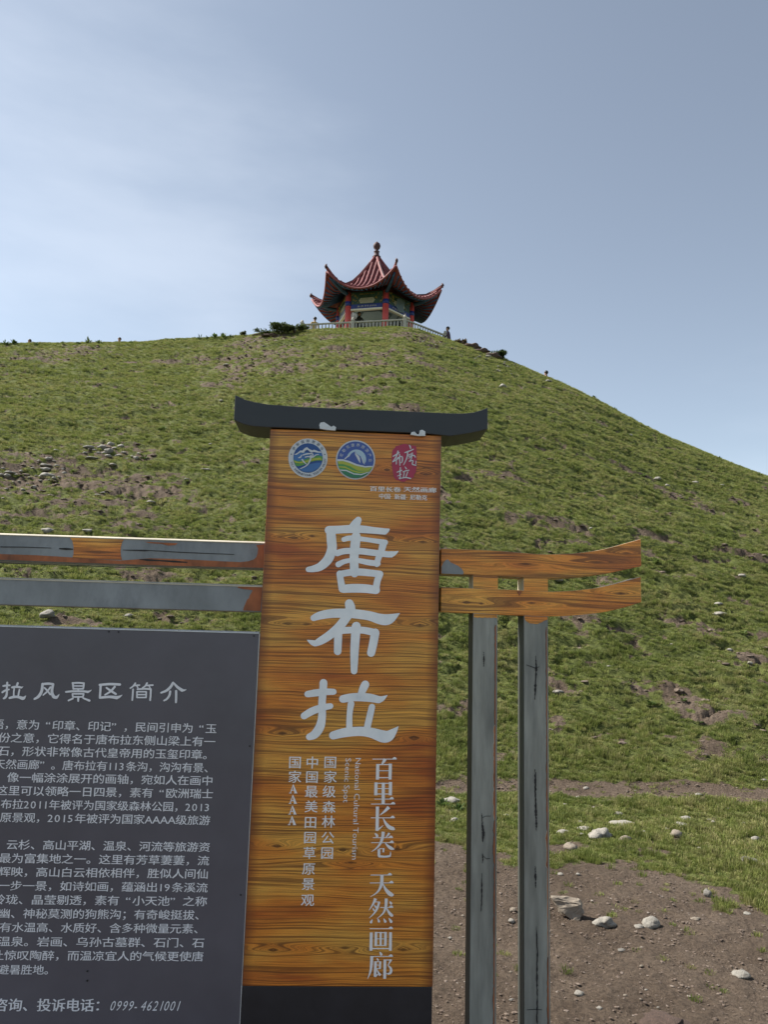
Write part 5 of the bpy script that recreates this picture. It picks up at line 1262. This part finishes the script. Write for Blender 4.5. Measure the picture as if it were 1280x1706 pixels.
shrub(770, 574, 22, 9, 'scrubby plant on the bank right of the railing', 500, 6, grass_mat('dry_shrub_leaf', (0.04, 0.04, 0.02), (0.07, 0.06, 0.03), (0.12, 0.09, 0.05)))
shrub(405, 559, 10, 7, 'dark round tussock on the left skyline', 260, 7)
for (x, y, w, f_, l) in ((786,575,26,.42,'dark earth clod on the skyline right of the railing'), (802,584,22,.4,'middle earth clod of the bank on the right skyline'), (820,592,26,.4,'earth clod below the low dark bush'), (770,570,16,.4,'small earth clod nearest the railing end'), (450,559,24,.3,'brown earth clod under the crest shrubs'), (428,558,14,.35,'earth clod left of the crest shrubs')):
    rock(x, y, w, l, m=CLODM, kind='crumbly', flat=f_, depth=0.6, sink=0.35, name='earth_clod')

# ------------------------------------------------------------------ people on the hilltop
SKIN = mat('skin', (0.34, 0.19, 0.13), 0.6); HAIR = mat('black_hair', (0.018, 0.015, 0.014), 0.6)
def person(loc, rz, shirt, trousers, label, lean=0.0, crouch=False):
    root = empty('person', loc, rz, label, 'person')
    hip = 0.92 if not crouch else 0.42
    dz = hip - 0.92
    J = {'pel': (0, 0, hip), 'bel': (0, lean * .3, 1.08 + dz), 'chest': (0, lean * .6, 1.30 + dz), 'neck': (0, lean, 1.48 + dz), 'hb': (0, lean * 1.05 + .01, 1.56 + dz), 'hm': (0, lean * 1.05 + .02, 1.64 + dz), 'ht': (0, lean * 1.05, 1.73 + dz)}
    Rd = {'pel': .15, 'bel': .135, 'chest': .15, 'neck': .058, 'hb': .075, 'hm': .10, 'ht': .07}
    E_ = [('pel', 'bel'), ('bel', 'chest'), ('chest', 'neck'), ('neck', 'hb'), ('hb', 'hm'), ('hm', 'ht')]
    for s, n_ in ((-1, 'l'), (1, 'r')):
        J['sh' + n_] = (.19 * s, lean * .8, 1.42 + dz); J['el' + n_] = (.25 * s, lean * .8 + .04, 1.16 + dz); J['wr' + n_] = (.20 * s, lean + .20, 1.02 + dz); J['ha' + n_] = (.17 * s, lean + .28, 1.00 + dz)
        Rd.update({'sh' + n_: .062, 'el' + n_: .045, 'wr' + n_: .032, 'ha' + n_: .038})
        if crouch: J['kn' + n_] = (.16 * s, .38, .50); J['an' + n_] = (.13 * s, .05, .09); J['to' + n_] = (.14 * s, .22, .045)
        else: J['kn' + n_] = (.11 * s, .02, .50); J['an' + n_] = (.11 * s, -.01, .09); J['to' + n_] = (.12 * s, .16, .045)
        J['th' + n_] = (.10 * s, .02 if not crouch else .1, hip - .08); Rd.update({'th' + n_: .09, 'kn' + n_: .06, 'an' + n_: .042, 'to' + n_: .04})
        E_ += [('chest', 'sh' + n_), ('sh' + n_, 'el' + n_), ('el' + n_, 'wr' + n_), ('wr' + n_, 'ha' + n_), ('pel', 'th' + n_), ('th' + n_, 'kn' + n_), ('kn' + n_, 'an' + n_), ('an' + n_, 'to' + n_)]
    ks = list(J); me_ = bpy.data.meshes.new('person_body'); me_.from_pydata([J[k_] for k_ in ks], [(ks.index(a), ks.index(b)) for a, b in E_], [])
    o = bpy.data.objects.new('tmp', me_); COL.objects.link(o)
    sk = o.modifiers.new('s', 'SKIN'); sk.use_smooth_shade = True
    for i, k_ in enumerate(ks): me_.skin_vertices[0].data[i].radius = (Rd[k_], Rd[k_] * (0.72 if k_ in ('pel', 'bel', 'chest') else 1))
    me_.skin_vertices[0].data[0].use_root = True
    sb = o.modifiers.new('b', 'SUBSURF'); sb.levels = 1; sb.render_levels = 1
    fin_ = bpy.data.meshes.new_from_object(o.evaluated_get(bpy.context.evaluated_depsgraph_get())); bpy.data.objects.remove(o)
    for m_ in (SKIN, shirt, trousers): fin_.materials.append(m_)
    for p_ in fin_.polygons:
        c_ = p_.center; z = c_.z - dz
        if c_.z < hip + 0.03 and (c_.z < hip - .02 or abs(c_.x) < .2) : mi = 2
        elif z > 1.49: mi = 0
        elif abs(c_.x) > .14 and c_.y > lean + .17: mi = 0
        else: mi = 1
        p_.material_index = mi
    link('body', fin_, root)
    bm = bmesh.new(); bmesh.ops.create_uvsphere(bm, u_segments=14, v_segments=10, radius=0.112)
    for v in list(bm.verts):
        if v.co.z < -0.03 and v.co.y > -0.02: bm.verts.remove(v)
    bmesh.ops.translate(bm, verts=bm.verts, vec=(0, lean * 1.05 - .012, 1.675 + dz)); bm_obj('hair', bm, HAIR, root, True)
    return root
YEL = mat('yellow_shirt', (0.42, 0.28, 0.10), 0.8); DNV = mat('dark_navy_cloth', (0.025, 0.027, 0.042), 0.8); BLKC = mat('black_cloth', (0.02, 0.02, 0.022), 0.8); WHC = mat('white_cloth', (0.55, 0.52, 0.5), 0.8); RDC = mat('dull_purple_cloth', (0.075, 0.045, 0.075), 0.8); TANC = mat('tan_cloth', (0.38, 0.28, 0.18), 0.8)
def head_at(px, py, dist, hh=1.76):
    p = at_dist(px, py, dist); return Vector((p.x, p.y, p.z - hh))
person(head_at(525, 528.5, 45.0), math.radians(20), YEL, DNV, 'person in yellow shirt standing behind the left part of the railing')
person(head_at(588.5, 514.5, 44.3), math.radians(160), WHC, BLKC, 'person in pale top standing beside the left front column')
person(head_at(598, 521, 45.2), math.radians(200), BLKC, BLKC, 'person in black bending inside the pavilion', lean=0.1)
person(head_at(750, 544.5, 42.5, 1.76), math.radians(80), RDC, DNV, 'dark-clothed person leaning forward right of the railing end', lean=0.12)
person(head_at(49, 565.5, 47.5), math.radians(120), BLKC, DNV, 'dark-haired person mostly hidden behind the far left ridge line')
person(head_at(199, 562.5, 46.8), math.radians(170), TANC, DNV, 'person in tan seen from the chest up behind the left ridge line')
person(head_at(910.5, 618, 40.5), math.radians(30), DNV, DNV, 'person whose dark head shows above the right skyline')
